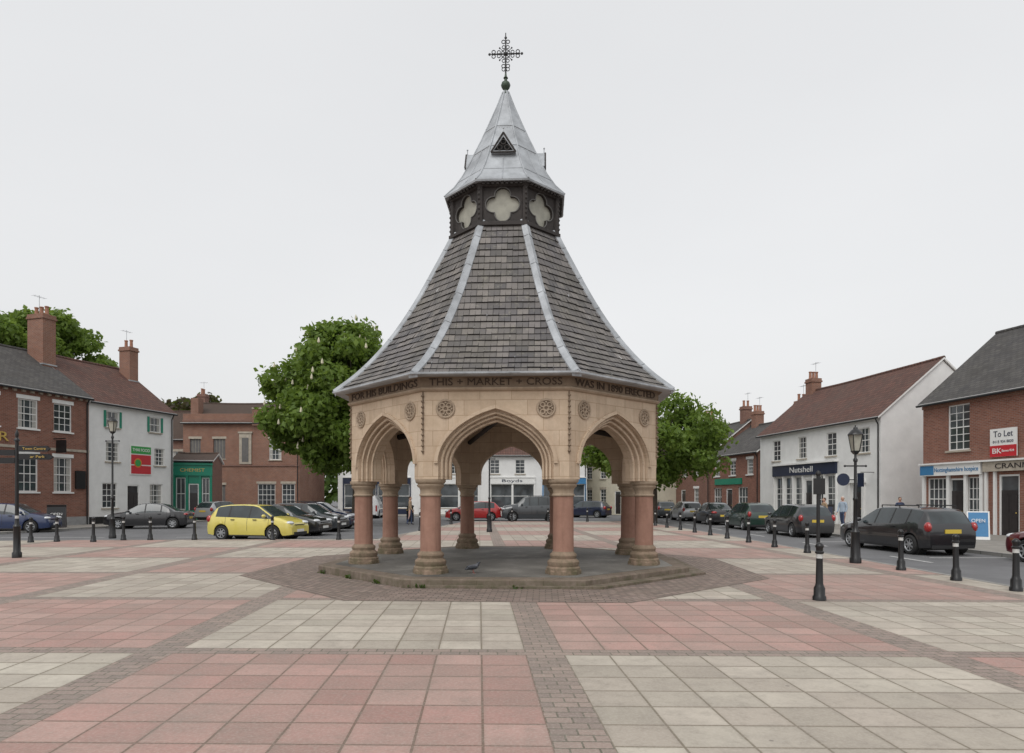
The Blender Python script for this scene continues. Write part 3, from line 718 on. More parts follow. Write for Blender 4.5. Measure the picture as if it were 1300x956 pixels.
house('white_house',(-26.36,40.98),R(73.3),6.7,9,7.75,11.0,'render','tile',ops,chim=[(6.3,3.6,.75,.95,12.6,2)],lintel=False,extra=wh_x)
def gs_x(e):
    x=MB(); x.box(-.02,2.72,-.14,-.002,3.3,4.1,0); x.box(-.06,2.76,-.26,-.002,4.1,4.22,0)
    for xx in (0,.88,1.78,2.53): x.box(xx-.0,xx+.16,-.1,-.002,-.1,3.3,0)
    x.box(-.02,2.7,-.05,-.002,-.1,.7,0); x.build('shopfront',e,['green'])
    text('shop_lettering','CHEMIST',e,(1.35,-.15,3.7),.35,'gold',width=1.7,ext=.01)
house('green_shop',(-25.2,48.9),R(14),2.7,4,4.4,5.0,'green','browntile',[S(.52,.75,.66,2.4,k='shop',c=2,r=2),S(1.41,.0,.7,2.7,k='door'),S(2.24,.75,.54,2.4,k='shop',c=2,r=2)],lintel=False,gable='brickdark',extra=gs_x)
def bt_x(e):
    x=MB(); x.box(-.03,10.6,-.08,-.002,4.5,4.65,0); x.box(-.03,6.3,-.1,-.002,8.55,8.75,0)
    x.box(5.15,6.25,-.1,-.0025,4.7,7.5,1); x.box(5.4,6.0,-.12,-.09,4.9,7.1,2); x.box(5.05,6.35,-.16,-.002,7.5,7.66,1)
    x.build('string_courses',e,['brickdark','stonetrim','darkboard'])
    y=MB(); y.box(6.4,10.4,-.3,5,8.2,9.7,0); y.box(6.4,10.4,-.36,5,9.7,9.82,1); y.box(.0,6.35,-.04,-.003,8.75,9.3,0); y.box(8.3,9.2,1,2,9.82,12.0,0); y.box(0.2,.9,1,2,9,10.9,0)
    y.build('parapet_bay',e,['brickor','stonetrim'])
ops=[S(1.1,5.2,1.0,1.8,k='blind'),S(3.3,5.2,1.1,1.8,k='blind'),S(8.4,5.1,1.1,1.9,c=2,r=4),S(1.2,.9,1.1,1.9,c=3,r=4),S(3.3,.9,1.1,1.9,k='blind'),S(7.6,.9,1.6,2.0,c=4,r=4),S(9.6,.9,1.2,2.0,c=3,r=4)]
house('old_brick_hall',(-30.0,60.0),R(0),10.6,8,8.5,10.7,'brickor','browntile',ops,extra=bt_x)
house('brick_house',(-39,62),R(0),8.8,8,7.2,10.2,'brickdark','browntile',[S(x,4.6,1,1.4) for x in (2,5,7.5)]+[S(x,1.2,1,1.5) for x in (2,5,7.5)],chim=[(8,4,.8,.8,12,2)])
def fw_x(e):
    x=MB()
    for (a,b,m) in ((.5,7.2,1),(8,14,0),(15,19.5,0),(20.2,24.5,2)):
        x.box(a,b,-.12,-.002,3.0,3.6,m); x.box(a,b,-.18,-.002,3.6,3.68,0)
        nn=max(2,int((b-a)/1.6))
        for i in range(nn+1): xx=a+(b-a-.12)*i/nn; x.box(xx,xx+.12,-.09,-.002,0,3.0,m)
        x.box(a,b,-.07,-.0015,-.1,.6,m)
    x.build('shopfronts',e,['whitepaint','navy','blue'])
    text('shop_lettering','Boyds',e,(17.2,-.13,3.3),.4,'navy',width=2.0,ext=.01); text('shop_lettering_b','Carers',e,(22.3,-.13,3.3),.4,'whitepaint',width=2.2,ext=.01)
ops=[S(x,4.0,.95,1.4) for x in (2,5,8.5,11.5,15.5,18,20.8,23.3)]
for (a,b) in ((.5,7.2),(8,14),(15,19.5),(20.2,24.5)):
    nn=max(2,int((b-a)/1.6)); 
    for i in range(nn):
        xx=a+.06+(b-a-.12)*(i+.5)/nn; ops.append(S(xx,.62,(b-a)/nn-.16,2.35,k='shop',c=1,r=1))
house('white_shops',(-17.2,65.0),R(0),24.6,9,5.9,9.3,'render','tile',ops,lintel=False,chim=[(4,4.5,.9,.8,10.8,3),(14.5,4.5,.9,.8,10.8,3),(21,4.5,.9,.8,10.8,2)],extra=fw_x)
house('brick_terrace',(9.0,86),R(-20),14,8,6.0,9.4,'brickdark','browntile',[S(x,3.9,1,1.3) for x in (1.5,4,6.5,9,11.5)]+[S(x,1.0,1,1.5) for x in (1.5,4,9,11.5)]+[S(6.5,0,1,2.3,k='door')],chim=[(3,4,.9,.8,11,3),(10,4,.9,.8,11,3)])
house('grey_terrace',(7.6,72),R(-62),9.5,8,5.6,8.8,'cream','slate',[S(x,3.6,1,1.3) for x in (1.5,4,6.5,8.5)]+[S(x,1.0,1,1.5) for x in (1.5,4,8.5)]+[S(6.5,0,1,2.3,k='door')],chim=[(3,4,.9,.8,10.4,3)])
def fr_x(e):
    x=MB(); x.box(1.0,5.5,-.1,-.002,2.75,3.25,0); x.build('fascia',e,['green'])
AR=R(-80.1)
ux,uy=.172,-.985
house('brick_cottage',(19.1-ux*8.2,50.6-uy*8.2),AR,8.0,8,5.3,8.0,'brick','slate',[S(x,3.5,.95,1.2) for x in (1.3,4,6.7)]+[S(1.4,.9,1.4,1.6,k='shop',c=3,r=2),S(3.4,0,1,2.4,k='door'),S(5.6,.9,1.5,1.6,k='shop',c=3,r=2)],chim=[(1,4,.7,.8,9.3,3),(7.4,4,.7,.8,9.3,2)],lintel='white',extra=fr_x)
house('brick_cottage',(19.1-ux*17.4,50.6-uy*17.4),AR,9.0,8,5.5,8.6,'brickdark','slate',[S(x,3.7,.95,1.2) for x in (1.3,4,6.7)]+[S(1.4,.9,1,1.6),S(3.6,0,1,2.4,k='door'),S(6.4,.9,1,1.6)],chim=[(1,4,.7,.8,10.0,3),(8.2,4,.7,.8,10.0,2)],lintel='white')
house('cream_cottage',(19.1-ux*27,50.6-uy*27),AR,9.4,8,5.4,8.5,'cream','tile',[S(x,3.6,.95,1.2) for x in (1.3,4,6.7)]+[S(1.4,.9,1,1.6),S(3.6,0,1,2.4,k='door'),S(6.4,.9,1,1.6)],chim=[(1,4,.8,1.0,10,3)])
house('brick_cottage',(19.1-ux*37,50.6-uy*37),AR,9.8,8,5.6,8.7,'brick','browntile',[S(x,3.6,.95,1.2) for x in (1.3,4,6.7)]+[S(1.4,.9,1,1.6),S(3.6,0,1,2.4,k='door'),S(6.4,.9,1,1.6)],chim=[(1,4,.8,1.0,10,3)])
def rw_x(e):
    x=MB(); x.box(1.9,9.0,-.16,-.003,3.2,3.95,0); x.box(1.8,9.1,-.3,-.003,3.95,4.06,1)
    for i in range(7): xx=1.9+i*1.165; x.box(xx,xx+.12,-.1,-.003,0,3.2,1)
    x.box(1.9,9.02,-.07,-.002,-.1,.7,1)
    x.box(10.1,10.3,-.1,-.003,0,2.55,1); x.box(11.3,11.5,-.1,-.003,0,2.55,1); x.box(10.0,11.6,-.2,-.003,2.55,2.75,1)
    x.box(12.0,12.5,-.9,-.85,2.3,3.1,0); x.tube((12.25,-.88,3.15),(12.25,0,3.15),.02,.02,6,2)
    x.build('shopfront',e,['navy','whitepaint','iron']); text('shop_lettering','Nutshell',e,(5.4,-.17,3.57),.55,'whitepaint',width=2.6,ext=.01)
ops=[S(x,4.35,1.0,1.5,c=2,r=4) for x in (2.2,5.3,8.4,11.4)]+[S(2.02+1.165*(i+.5),.72,1.0,2.4,k='shop',c=2,r=3) for i in range(6) if i!=3]+[S(2.02+1.165*3.5,.0,1.0,2.9,k='door'),S(10.8,.0,.95,2.5,k='door')]
house('white_shop_house',(19.1,50.6),AR,12.8,8.2,6.45,9.8,'render','tile',ops,lintel=False,chim=[(.6,4.1,.8,.8,10.8,3)],extra=rw_x)
def rb_x(e):
    x=MB()
    x.box(.05,3.55,-.22,-.003,2.75,3.3,0); x.box(0,3.6,-.32,-.003,3.3,3.38,0)
    for xx in (.05,1.55,2.55,3.4): x.box(xx,xx+.15,-.12,-.003,0,2.75,0)
    x.box(.05,3.55,-.09,-.002,-.1,.5,0)
    x.box(.05,.9,-.235,-.215,2.8,3.25,1)
    x.box(3.65,9.6,-.2,-.003,2.85,3.3,5); x.box(3.6,9.7,-.3,-.003,3.3,3.38,0)
    for xx in (3.65,4.1): x.box(xx,xx+.12,-.1,-.003,0,2.85,0)
    x.box(3.95,5.25,-.1,-.05,3.5,4.75,0); x.box(3.95,5.25,-.11,-.098,3.5,4.0,2)
    x.box(-.02,12,-.06,-.002,6.15,6.3,4)
    x.build('shopfront_and_boards',e,['whitepaint','blue','redpaint','navy','brickor','stonetrim'])
    text('shop_lettering','Nottinghamshire hospice',e,(2.2,-.23,3.02),.3,'blue',width=2.5,ext=.008)
    text('house_lettering','CRANMER HOUSE',e,(6.2,-.21,3.07),.32,'doorpaint',width=3.8,ext=.008)
    text('board_lettering','To Let',e,(4.6,-.105,4.5),.38,'navy',width=.95,ext=.006); text('board_phone','0115 934 8020',e,(4.6,-.105,4.16),.17,'navy',width=1.0,ext=.006)
    text('board_initials','BK',e,(4.3,-.115,3.75),.34,'whitepaint',width=.45,ext=.006); text('board_agent','Barnes Kirk',e,(4.85,-.115,3.75),.15,'whitepaint',width=.6,ext=.006)
ops=[S(2.15,3.95,1.25,2.2,c=3,r=6),S(6.6,3.95,1.25,2.1,c=3,r=6),S(9.6,3.95,1.25,2.1,c=3,r=6),S(.87,.55,1.2,2.1,k='shop',c=4,r=4),S(2.05,0,.85,2.6,k='door'),S(2.98,.55,.72,2.1,k='shop',c=3,r=4),S(4.8,0,1.0,2.7,k='door'),S(6.6,.9,1.6,1.8,c=4,r=4),S(9.2,.9,1.6,1.8,c=4,r=4)]
house('brick_shop',(21.07,33.7),AR,12,9,6.5,10.2,'brick','slate',ops,lintel=False,extra=rb_x)
# ------------------------------------------------------------------ trees
def leafmesh(name,parent,pts,nrm,size,mat):
    n=len(pts); rnd=np.random.normal(size=(n,3)); nn=nrm*.6+rnd*.7; nn/=np.linalg.norm(nn,axis=1)[:,None]+1e-9
    t=np.cross(nn,np.random.normal(size=(n,3))); t/=np.linalg.norm(t,axis=1)[:,None]+1e-9; b=np.cross(nn,t)
    s=size*(.6+.8*np.random.rand(n))[:,None]
    v=np.empty((n,4,3)); v[:,0]=pts-t*s*.6; v[:,1]=pts+b*s*.38+nn*s*.08; v[:,2]=pts+t*s*.6-nn*s*.12; v[:,3]=pts-b*s*.38+nn*s*.08
    me=bpy.data.meshes.new(name); me.vertices.add(4*n); me.vertices.foreach_set('co',v.ravel()); me.loops.add(4*n); me.loops.foreach_set('vertex_index',np.arange(4*n))
    me.polygons.add(n); me.polygons.foreach_set('loop_start',np.arange(0,4*n,4)); me.polygons.foreach_set('loop_total',np.full(n,4)); me.materials.append(M[mat]); me.update(calc_edges=True); me.validate()
    o=bpy.data.objects.new(name,me); scene.collection.objects.link(o); 
    if parent: o.parent=parent
    return o
def tree(name,pos,rx,rz,zc,ncl,per,leaf,mat,trunkr=.28,seed=1,bloss=0,clr=(.9,1.5),ry=None,amp=1.0):
    rng=np.random.RandomState(seed); e=empty(name,(pos[0],pos[1],pos[2] if len(pos)>2 else -.05)); ry=ry or rx
    C=[]
    lob=rng.rand(12)*2*math.pi
    while len(C)<ncl:
        d=rng.normal(size=3); d/=np.linalg.norm(d); rad=rng.uniform(.25,1)**.5
        az=math.atan2(d[1],d[0]); k=1+amp*(.12*math.sin(3*az+lob[0])+.1*math.sin(5*az+lob[1]+2*d[2])+.08*math.sin(7*d[2]*2+lob[2]))
        p_=np.array([d[0]*rx*rad*k,d[1]*ry*rad*k,d[2]*rz*rad*k]);
        if p_[2]<-rz*.8: continue
        C.append(p_)
    C=np.array(C); P=[];Nn=[]
    for c in C:
        r_=rng.uniform(*clr); n=int(per*rng.uniform(.6,1.3)*(r_/1.2)**2)
        d=rng.normal(size=(n,3)); d/=np.linalg.norm(d,axis=1)[:,None]; rr=r_*rng.uniform(.35,1.0,size=n)**.5
        q=d*rr[:,None]*np.array([1,1,.72]); q+=rng.normal(size=(n,3))*.14; P.append(c+q); Nn.append(d+np.array([0,0,.5]))
    P=np.concatenate(P)+np.array([0,0,zc]); Nn=np.concatenate(Nn)
    leafmesh('foliage',e,P,Nn,leaf,mat)
    t=MB(); zt=zc-rz*.55
    segs=[(0,0,-.1),(.05,.02,zt*.5),(.0,.1,zt),(.15,0,zc)]
    rr=[trunkr*1.25,trunkr,trunkr*.8,trunkr*.45]
    for i in range(3): t.tube(segs[i],segs[i+1],rr[i],rr[i+1],10)
    for c in C[::2]:
        q=Vector(c)+Vector((0,0,zc)); s=Vector(segs[2]).lerp(Vector(segs[3]),rng.uniform(0,1)) ; m=s.lerp(q,.5)+Vector((0,0,-.25))
        t.tube(s,m,trunkr*.32,trunkr*.2,6); t.tube(m,q,trunkr*.2,trunkr*.06,5)
    t.build('trunk_and_limbs',e,['bark'],smooth=60)
    if bloss:
        b=MB()
        for i in range(bloss):
            d=rng.normal(size=3); d/=np.linalg.norm(d); 
            if d[2]<-.3: continue
            j=rng.randint(len(C)); q=C[j]+d*clr[1]*.9*np.array([1,1,.72]); q[2]+=zc
            if (q[0]/rx)**2+(q[1]/ry)**2+((q[2]-zc)/rz)**2<.75: continue
            b.lathe([(.02,0),(.08,.06),(.06,.2),(.01,.34)],5,q[0],q[1],q[2],cap=False)
        b.build('blossom',e,['blossom'])
    return e
tree('horse_chestnut_tree',(-9.9,42),5.1,4.6,7.6,150,400,.29,'leaf',.3,14,bloss=520,clr=(.8,1.35),amp=.3)
tree('lime_tree',(9.9,46),4.9,3.2,5.6,115,340,.26,'leaf',.22,5,clr=(.65,1.2),amp=.45)
tree('background_tree',(-46,63),6.2,4.6,15.0,80,330,.4,'leaf',.4,8,clr=(1,1.8))
tree('copper_beech_tree',(-37.5,76),3.2,3.2,9.6,35,200,.45,'leafred',.3,9,clr=(1,1.6))
tree('background_tree',(26,95),5,3.2,5.6,40,200,.5,'leaf2',.3,11,clr=(1,1.8))
rng=np.random.RandomState(4); n=16000
xx=rng.uniform(-130,150,n); hh=6.5+2*np.sin(xx*.13)+1.5*np.sin(xx*.37+1); zz=rng.rand(n)**.7*hh; pts=np.stack([xx,118+rng.normal(size=n)*3,zz],1)
leafmesh('distant_trees',None,pts,np.tile([0,-1,.4],(n,1)).astype(float),1.3,'leaf2')
n=260; cen=rng.uniform(0,2*math.pi,18); aa=cen[rng.randint(0,18,n)]+rng.normal(size=n)*.014
rel=(aa+R(22.5))%R(45)-R(22.5); rr=4.14/np.cos(rel)+.02; wa=aa+ROT
pts=np.stack([CX+rr*np.cos(wa),CY+rr*np.sin(wa),rng.rand(n)*.07],1)
leafmesh('weeds',None,pts,np.tile([0,0,.3],(n,1)).astype(float),.055,'leaf2')
# ------------------------------------------------------------------ cars
PROF={
'hatch':dict(roof=[(-.5,.40),(-.497,.55),(-.485,.66),(-.40,.91),(-.36,.955),(-.25,.99),(-.08,1),(.04,.985),(.10,.95),(.28,.665),(.36,.625),(.44,.56),(.48,.49),(.497,.40),(.5,.33)],rg=(-.485,-.40),ws=(.10,.28),pil=(-.22,.02)),
'estate':dict(roof=[(-.5,.40),(-.497,.56),(-.487,.66),(-.43,.90),(-.40,.945),(-.3,.975),(-.1,1),(.02,.99),(.08,.955),(.25,.68),(.36,.63),(.44,.57),(.485,.49),(.497,.40),(.5,.33)],rg=(-.487,-.43),ws=(.08,.25),pil=(-.30,-.14,.03)),
'saloon':dict(roof=[(-.5,.40),(-.495,.58),(-.475,.66),(-.34,.70),(-.20,.93),(-.14,.98),(-.04,1),(.04,.985),(.09,.95),(.25,.67),(.36,.62),(.44,.56),(.485,.48),(.497,.40),(.5,.33)],rg=(-.34,-.20),ws=(.09,.25),pil=(-.19,.0)),
'suv':dict(roof=[(-.5,.40),(-.497,.55),(-.487,.66),(-.45,.92),(-.42,.96),(-.3,.99),(-.1,1),(.05,.985),(.11,.95),(.23,.70),(.36,.66),(.45,.62),(.487,.54),(.498,.42),(.5,.33)],rg=(-.487,-.45),ws=(.11,.23),pil=(-.28,-.12,.03)),
'van':dict(roof=[(-.5,.30),(-.498,.55),(-.495,.9),(-.48,.97),(-.4,1),(.0,1),(.2,.985),(.25,.95),(.38,.62),(.44,.52),(.48,.45),(.497,.36),(.5,.3)],rg=(-.4951,-.495),ws=(.25,.38),pil=(.1,)),
}
def car(name,pos,head,paintm,kind='hatch',Lc=4.2,W=1.74,H=1.46):
    e=empty(name,(pos[0],pos[1],-.1),head); pr=PROF[kind]
    rz=[(a*Lc,b*H) for a,b in pr['roof']]; rxs=[a for a,b in rz]; rzs=[b for a,b in rz]
    belt=lambda x: float(np.interp(x,[-.5*Lc,-.42*Lc,.26*Lc,.5*Lc],[.60*H,.655*H,.60*H,.5*H]))
    wr=.31 if kind not in('suv','van') else .35; Ra=wr+.05; zc=wr
    axf=Lc/2-.80; axr=-Lc/2+.74
    xs=set(rxs)|set(np.linspace(-Lc/2,Lc/2,44))
    for ax in (axf,axr):
        for i in range(13): xs.add(ax+Ra*math.cos(math.pi*i/12))
    pill=[p_*Lc for p_ in pr['pil']]
    for p_ in pill: xs|={p_-.035,p_+.035}
    seams=[pr['ws'][1]*Lc-.12,.0*Lc,-.26*Lc] if kind!='van' else [.3*Lc,.08*Lc]
    for p_ in seams: xs|={p_-.008,p_+.008}
    xs=sorted(xs); q=[xs[0]]
    for x in xs[1:]:
        if x-q[-1]>.004: q.append(x)
    xs=q
    vs=[];rings=[]
    for x in xs:
        zt=float(np.interp(x,rxs,rzs)); zb=min(belt(x),zt-.03); u=abs(2*x/Lc)
        w=W/2*(1-.05*u**3-.13*u**10)
        zl=.20+.06*u**6
        for ax in (axf,axr):
            if abs(x-ax)<Ra: zl=max(zl,zc+math.sqrt(max(0,Ra*Ra-(x-ax)**2)))
        z1=max(zl+.02,.36*H*.75); z2=max(.47*H,zl+.03)
        z2=min(z2,zb-.02); z1=min(z1,z2-.01); zl=min(zl,z1-.005)
        g=max(0,zt-zb); wt=w*.955-.05-.34*g
        sec=[(w*.955,zl),(w*.99,z1),(w*1.0,z2),(w*.955,zb),(wt,zt-min(.05,g*.35)),(wt*.90,zt-.012),(wt*.5,zt-.002),(0,zt+.008)]
        ids=[]
        full=[(x,y,z) for y,z in sec]+[(x,-y,z) for y,z in sec[-2::-1]]
        for p_ in full: ids.append(len(vs)); vs.append(p_)
        rings.append(ids)
    fs=[];mm=[]
    for i in range(len(xs)-1):
        xm=(xs[i]+xs[i+1])/2; f=xm/Lc; zt=float(np.interp(xm,rxs,rzs)); g=zt-belt(xm)
        for j in range(14):
            jj=j if j<7 else 13-j
            m=0
            inws=pr['ws'][0]<f<pr['ws'][1]; inrg=pr['rg'][0]<f<pr['rg'][1]
            if jj==3 and g>.13*H*.6 and pr['rg'][0]+.03<f<pr['ws'][1] and not (kind=='van' and f<.1):
                m=1
                if any(abs(xm-p_)<.036 for p_ in pill): m=2
                if kind in('hatch','estate','suv') and f<pr['rg'][1]+.015: m=0
                if kind=='saloon' and f<pr['rg'][0]+.07: m=0
            if jj in (5,6) and (inws or inrg): m=1
            if jj in (1,2) and any(abs(xm-p_)<.0095 for p_ in seams): m=2
            fs.append((rings[i][j],rings[i+1][j],rings[i+1][j+1],rings[i][j+1])); mm.append(m)
    fs.append(tuple(rings[0])); mm.append(0); fs.append(tuple(rings[-1][::-1])); mm.append(0)
    b=MB(); b.shared(vs,fs,mm); b.build('body',e,[paintm,'carglass','trim'],smooth=28)
    d=MB()
    d.box(-Lc/2+.25,Lc/2-.25,-W/2+.22,W/2-.22,.17,.5,0)
    d.box(Lc/2-.10,Lc/2+.015,-W*.30,W*.30,.24,.36,0); d.box(Lc/2-.09,Lc/2+.012,-W*.22,W*.22,.44*H*.98,.52*H*.86,0)
    d.box(-Lc/2-.012,-Lc/2+.1,-W*.38,W*.38,.23,.33,0)
    for s in (-1,1): d.box(axr+Ra+.02,axf-Ra-.02,s*(W/2-.06),s*(W/2-.012),.185,.235,0)
    d.build('lower_trim',e,['trim'])
    l=MB()
    for s in (-1,1):
        l.ball((Lc/2-.17,s*(W/2-.27),.49*H),(.19,.19,.085),0,12,8)
        l.ball((Lc/2-.07,s*(W*.3),.3),(.05,.07,.05),0,8,6)
        if kind in('hatch','estate','suv'): l.ball((-Lc/2+.10,s*(W/2-.17),.585*H),(.14,.10,.16),1,10,8)
        elif kind=='saloon': l.ball((-Lc/2+.10,s*(W/2-.27),.56*H),(.14,.2,.085),1,10,8)
        else: l.box(-Lc/2-.01,-Lc/2+.05,s*(W/2-.16),s*(W/2-.28),.6,1.1,1)
        l.ball((pr['ws'][1]*Lc-.28,s*(W/2+.06),.68*H),(.075,.11,.07),2,10,8)
        for hx in (-.19*Lc,.07*Lc): l.box(hx,hx+.16,s*(W/2-.012),s*(W/2+.018),.565*H,.585*H,3)
    l.box(-Lc/2-.018,-Lc/2+.05,-.26,.26,.50*H-.06,.50*H+.06,4) if kind!='saloon' else l.box(-Lc/2-.018,-Lc/2+.05,-.26,.26,.42*H-.06,.42*H+.06,4)
    l.box(Lc/2-.05,Lc/2+.022,-.26,.26,.36,.47,5)
    l.build('lamps_mirrors_plates',e,['head','tail',paintm,'trim','plate_y','plate_w'],smooth=40)
    wh=MB()
    for ax in (axf,axr):
        for s in (-1,1):
            s0=len(wh.v)
            wh.lathe([(wr*.62,-.10),(wr*.9,-.105),(wr,-.07),(wr,.07),(wr*.9,.105),(wr*.66,.105),(wr*.64,.07),(0.01,.06)],24,m=0,mats=[0,0,0,0,0,1,2],cap=False)
            for q in range(7):
                a=2*math.pi*q/7; c,sn=math.cos(a),math.sin(a); pz=.085
                wh.face([(c*.04-sn*.035,sn*.04+c*.035,pz),(c*.04+sn*.035,sn*.04-c*.035,pz),(c*wr*.64+sn*.02,sn*wr*.64-c*.02,pz),(c*wr*.64-sn*.02,sn*wr*.64+c*.02,pz)],1)
            wh.lathe([(.07,.06),(.06,.1)],12,m=1)
            wh.torus((0,0,.085),wr*.62,.015,'z',20,1,5)
            mt=Matrix.Translation((ax,s*(W/2-.115),wr))@Matrix.Rotation(R(-90*s),4,'X'); wh.xform(mt,s0)
            s0=len(wh.v); wh.lathe([(Ra*1.0,0),(Ra*1.0,.24)],20,m=2); 
            wh.xform(Matrix.Translation((ax,s*(W/2-.28),wr))@Matrix.Rotation(R(-90*s),4,'X')@Matrix.Translation((0,0,-.1)),s0)
    wh.build('wheels',e,['rubber','alloy','dark'],smooth=35)
    if kind in('estate','suv'):
        rr=MB()
        for s in (-1,1): rr.tube((-.36*Lc,s*W*.34,H+.03),(.02*Lc,s*W*.34,H+.035),.018,.018,6); 
        for s in (-1,1):
            for xx_ in (-.36*Lc,.02*Lc,-.17*Lc): rr.tube((xx_,s*W*.34,H-.05),(xx_,s*W*.34,H+.03),.018,.018,6)
        rr.build('roof_rails',e,['trim'])
    return e
PB=paint('black_car_paint',(.012,.012,.014)); PY=paint('yellow_car_paint',(.68,.58,.13)); PBl=paint('blue_car_paint',(.015,.03,.09)); PR=paint('red_car_paint',(.42,.012,.012)); PG=paint('dark_green_car_paint',(.012,.035,.025)); PS=paint('silver_car_paint',(.4,.41,.42),.5); PW=paint('white_car_paint',(.7,.7,.7)); PDG=paint('dark_grey_car_paint',(.05,.055,.06),.3); PM=paint('maroon_car_paint',(.12,.01,.015)); PDB=paint('dark_blue_car_paint',(.012,.018,.045))
U=R(90)
car('parked_car',(13.2,22.3),U+R(5),PB,'estate',4.65,1.82,1.5)
car('parked_car',(13.4,30.9),U,PB,'hatch',4.2,1.76,1.48)
car('parked_car',(13.35,37.0),U,PG,'hatch',4.2,1.76,1.5)
car('parked_car',(13.5,44.0),U,PB,'saloon',4.4,1.76,1.45)
car('parked_car',(13.4,50.6),U,PS,'hatch',4.1,1.74,1.48)
car('parked_car',(13.1,57.6),U,PDG,'estate',4.5,1.76,1.48)
car('parked_car',(12.9,64.5),U,PR,'hatch',4.1,1.74,1.45)
car('parked_car',(15.05,16.75),U+R(4),PM,'saloon',4.4,1.76,1.42)
car('yellow_car',(-10.75,27.9),R(-12),PY,'hatch',3.9,1.68,1.5)
car('parked_car',(-10.9,31.2),R(-10),PB,'saloon',4.4,1.76,1.45)
car('parked_car',(-10.8,34.5),R(-10),PDG,'hatch',4.2,1.76,1.5)
car('parked_car',(-11.1,37.8),R(-8),PDB,'estate',4.4,1.76,1.52)
car('parked_car',(-25.6,33.6),R(12),PBl,'hatch',4.1,1.74,1.5)
car('parked_car',(-20.9,38.0),R(190),PB,'saloon',4.4,1.78,1.46)
car('parked_car',(-22.3,50.5),R(75),PS,'hatch',4.1,1.74,1.5)
car('red_car',(-3.0,50.5),R(185),PR,'hatch',4.2,1.74,1.48)
car('off_road_car',(1.4,49.8),R(184),PDG,'suv',4.4,1.85,1.85)
car('white_van',(-12.2,57),R(95),PW,'van',4.7,1.85,1.95)
car('parked_car',(6.6,58),R(150),PDB,'hatch',4.1,1.74,1.48)
car('parked_car',(3.2,63.0),R(180),PW,'hatch',4.1,1.74,1.48)
# ------------------------------------------------------------------ street furniture
def bollard(x,y,h=.95,nm='bollard',z=0):
    e=empty(nm,(x,y,z)); b=MB(); s=h/.95
    prof=[(.095,-.02),(.095,.06),(.08,.08),(.078,.2),(.06,.24),(.052,.28),(.046,.62),(.046,.69),(.047,.69),(.047,.76),(.046,.76),(.062,.775),(.062,.80),(.048,.815),(.05,.86),(.06,.88),(.056,.91),(.035,.935),(.018,.95)]
    mats=[0]*18; mats[8]=1
    b.lathe([(r*1.12,z_*s) for r,z_ in prof],16,m=0,mats=mats); b.build('bollard_casting',e,['black','roadwhite'],smooth=40)
    e.rotation_euler=(random.uniform(-.012,.012),random.uniform(-.012,.012),0)
for (x,y) in ((5.07,10.85),(9.05,15.3),(9.05,13.4),(9.12,11.9),(8.98,20.0),(8.9,22.3),(8.85,24.6),(8.8,26.9),(8.8,29.2),(8.75,31.5),(8.7,34),(8.6,36.5),(8.5,39),(8.45,41.5),(8.4,44),
 (-15.85,24.9),(-15.3,25.9),(-14.3,26.0),(-12.6,26.1),(-9.5,26.1),(-5.6,24.0),(-6.9,26.2),(-17.3,25.0),(-18.0,24.6),(-20.5,24.3),(-4.6,33),(-4.2,37),(-3.8,41),(-3,45.3),(0,45.5),(2.5,45.5),(5.2,45.4)):
    bollard(x,y)
def lamp(x,y,h,nm='street_lamp',z=0,sign=False):
    e=empty(nm,(x,y,z)); b=MB(); 
    b.lathe([(.14,0),(.14,.12),(.12,.15),(.10,.75),(.115,.8),(.075,.86),(.055,.95),(.045,1.6),(.06,1.62),(.06,1.67),(.04,1.7),(.034,h-.95),(.055,h-.93),(.055,h-.88),(.03,h-.84),(.03,h-.7)],14,m=0)
    b.tube((-.25,0,h-1.05),(.25,0,h-1.05),.018,.018,6); b.ball((-.27,0,h-1.05),.03); b.ball((.27,0,h-1.05),.03)
    z0=h-.66; z1=h-.25; r0=.10; r1=.17
    b.lathe([(.05,h-.75),(.12,z0-.01),(.12,z0)],4,m=0,rot=R(45))
    b.lathe([(r0,z0),(r1,z1)],4,m=1,rot=R(45),cap=False)
    for k_ in range(4):
        a=R(45+90*k_); b.tube((r0*math.cos(a),r0*math.sin(a),z0),(r1*math.cos(a),r1*math.sin(a),z1),.014,.014,5)
    b.lathe([(r1+.03,z1),(r1+.02,z1+.03),(.1,z1+.13),(.06,z1+.15),(.05,z1+.19),(.02,z1+.21),(.015,z1+.25)],8,m=0)
    if sign:
        s0=len(b.v); b.lathe([(.16,0),(.16,.03)],20,m=2); b.xform(Matrix.Translation((-.32,0,h-.95-.45))@Matrix.Rotation(R(90),4,'X'),s0); b.tube((-.32,0.0,h-1.4),(0,0,h-1.4),.012,.012,5)
    b.build('lamp_post',e,['black','pale','navy'],smooth=40)
lamp(8.85,16.95,3.55,sign=True); lamp(-16.4,27.0,5.05); lamp(-1.1,32,4.6); lamp(8.7,47,4.6); lamp(-30,24,5)
fp=empty('finger_post',(-13.85,18.4,0)); b=MB()
b.lathe([(.12,0),(.12,.14),(.09,.18),(.085,.85),(.1,.88),(.06,.94),(.048,1.1)],14,m=0); b.lathe([(.048,1.1),(.048,1.18)],14,m=1,cap=False); b.lathe([(.048,1.18),(.045,3.25),(.07,3.27),(.07,3.31),(.03,3.36),(.05,3.45),(.03,3.53),(.005,3.6)],14,m=0)
for (a,z_) in ((0,3.05),(8,2.83),(184,2.72),(188,2.94)):
    s0=len(b.v); b.box(.05,.85,-.02,.02,z_-.08,z_+.08,0); b.face([(.85,-.02,z_-.08),(.95,-.02,z_),(.85,-.02,z_+.08)],0); b.face([(.85,.02,z_-.08),(.95,.02,z_),(.85,.02,z_+.08)],0); b.xform(Matrix.Rotation(R(a),4,'Z'),s0)
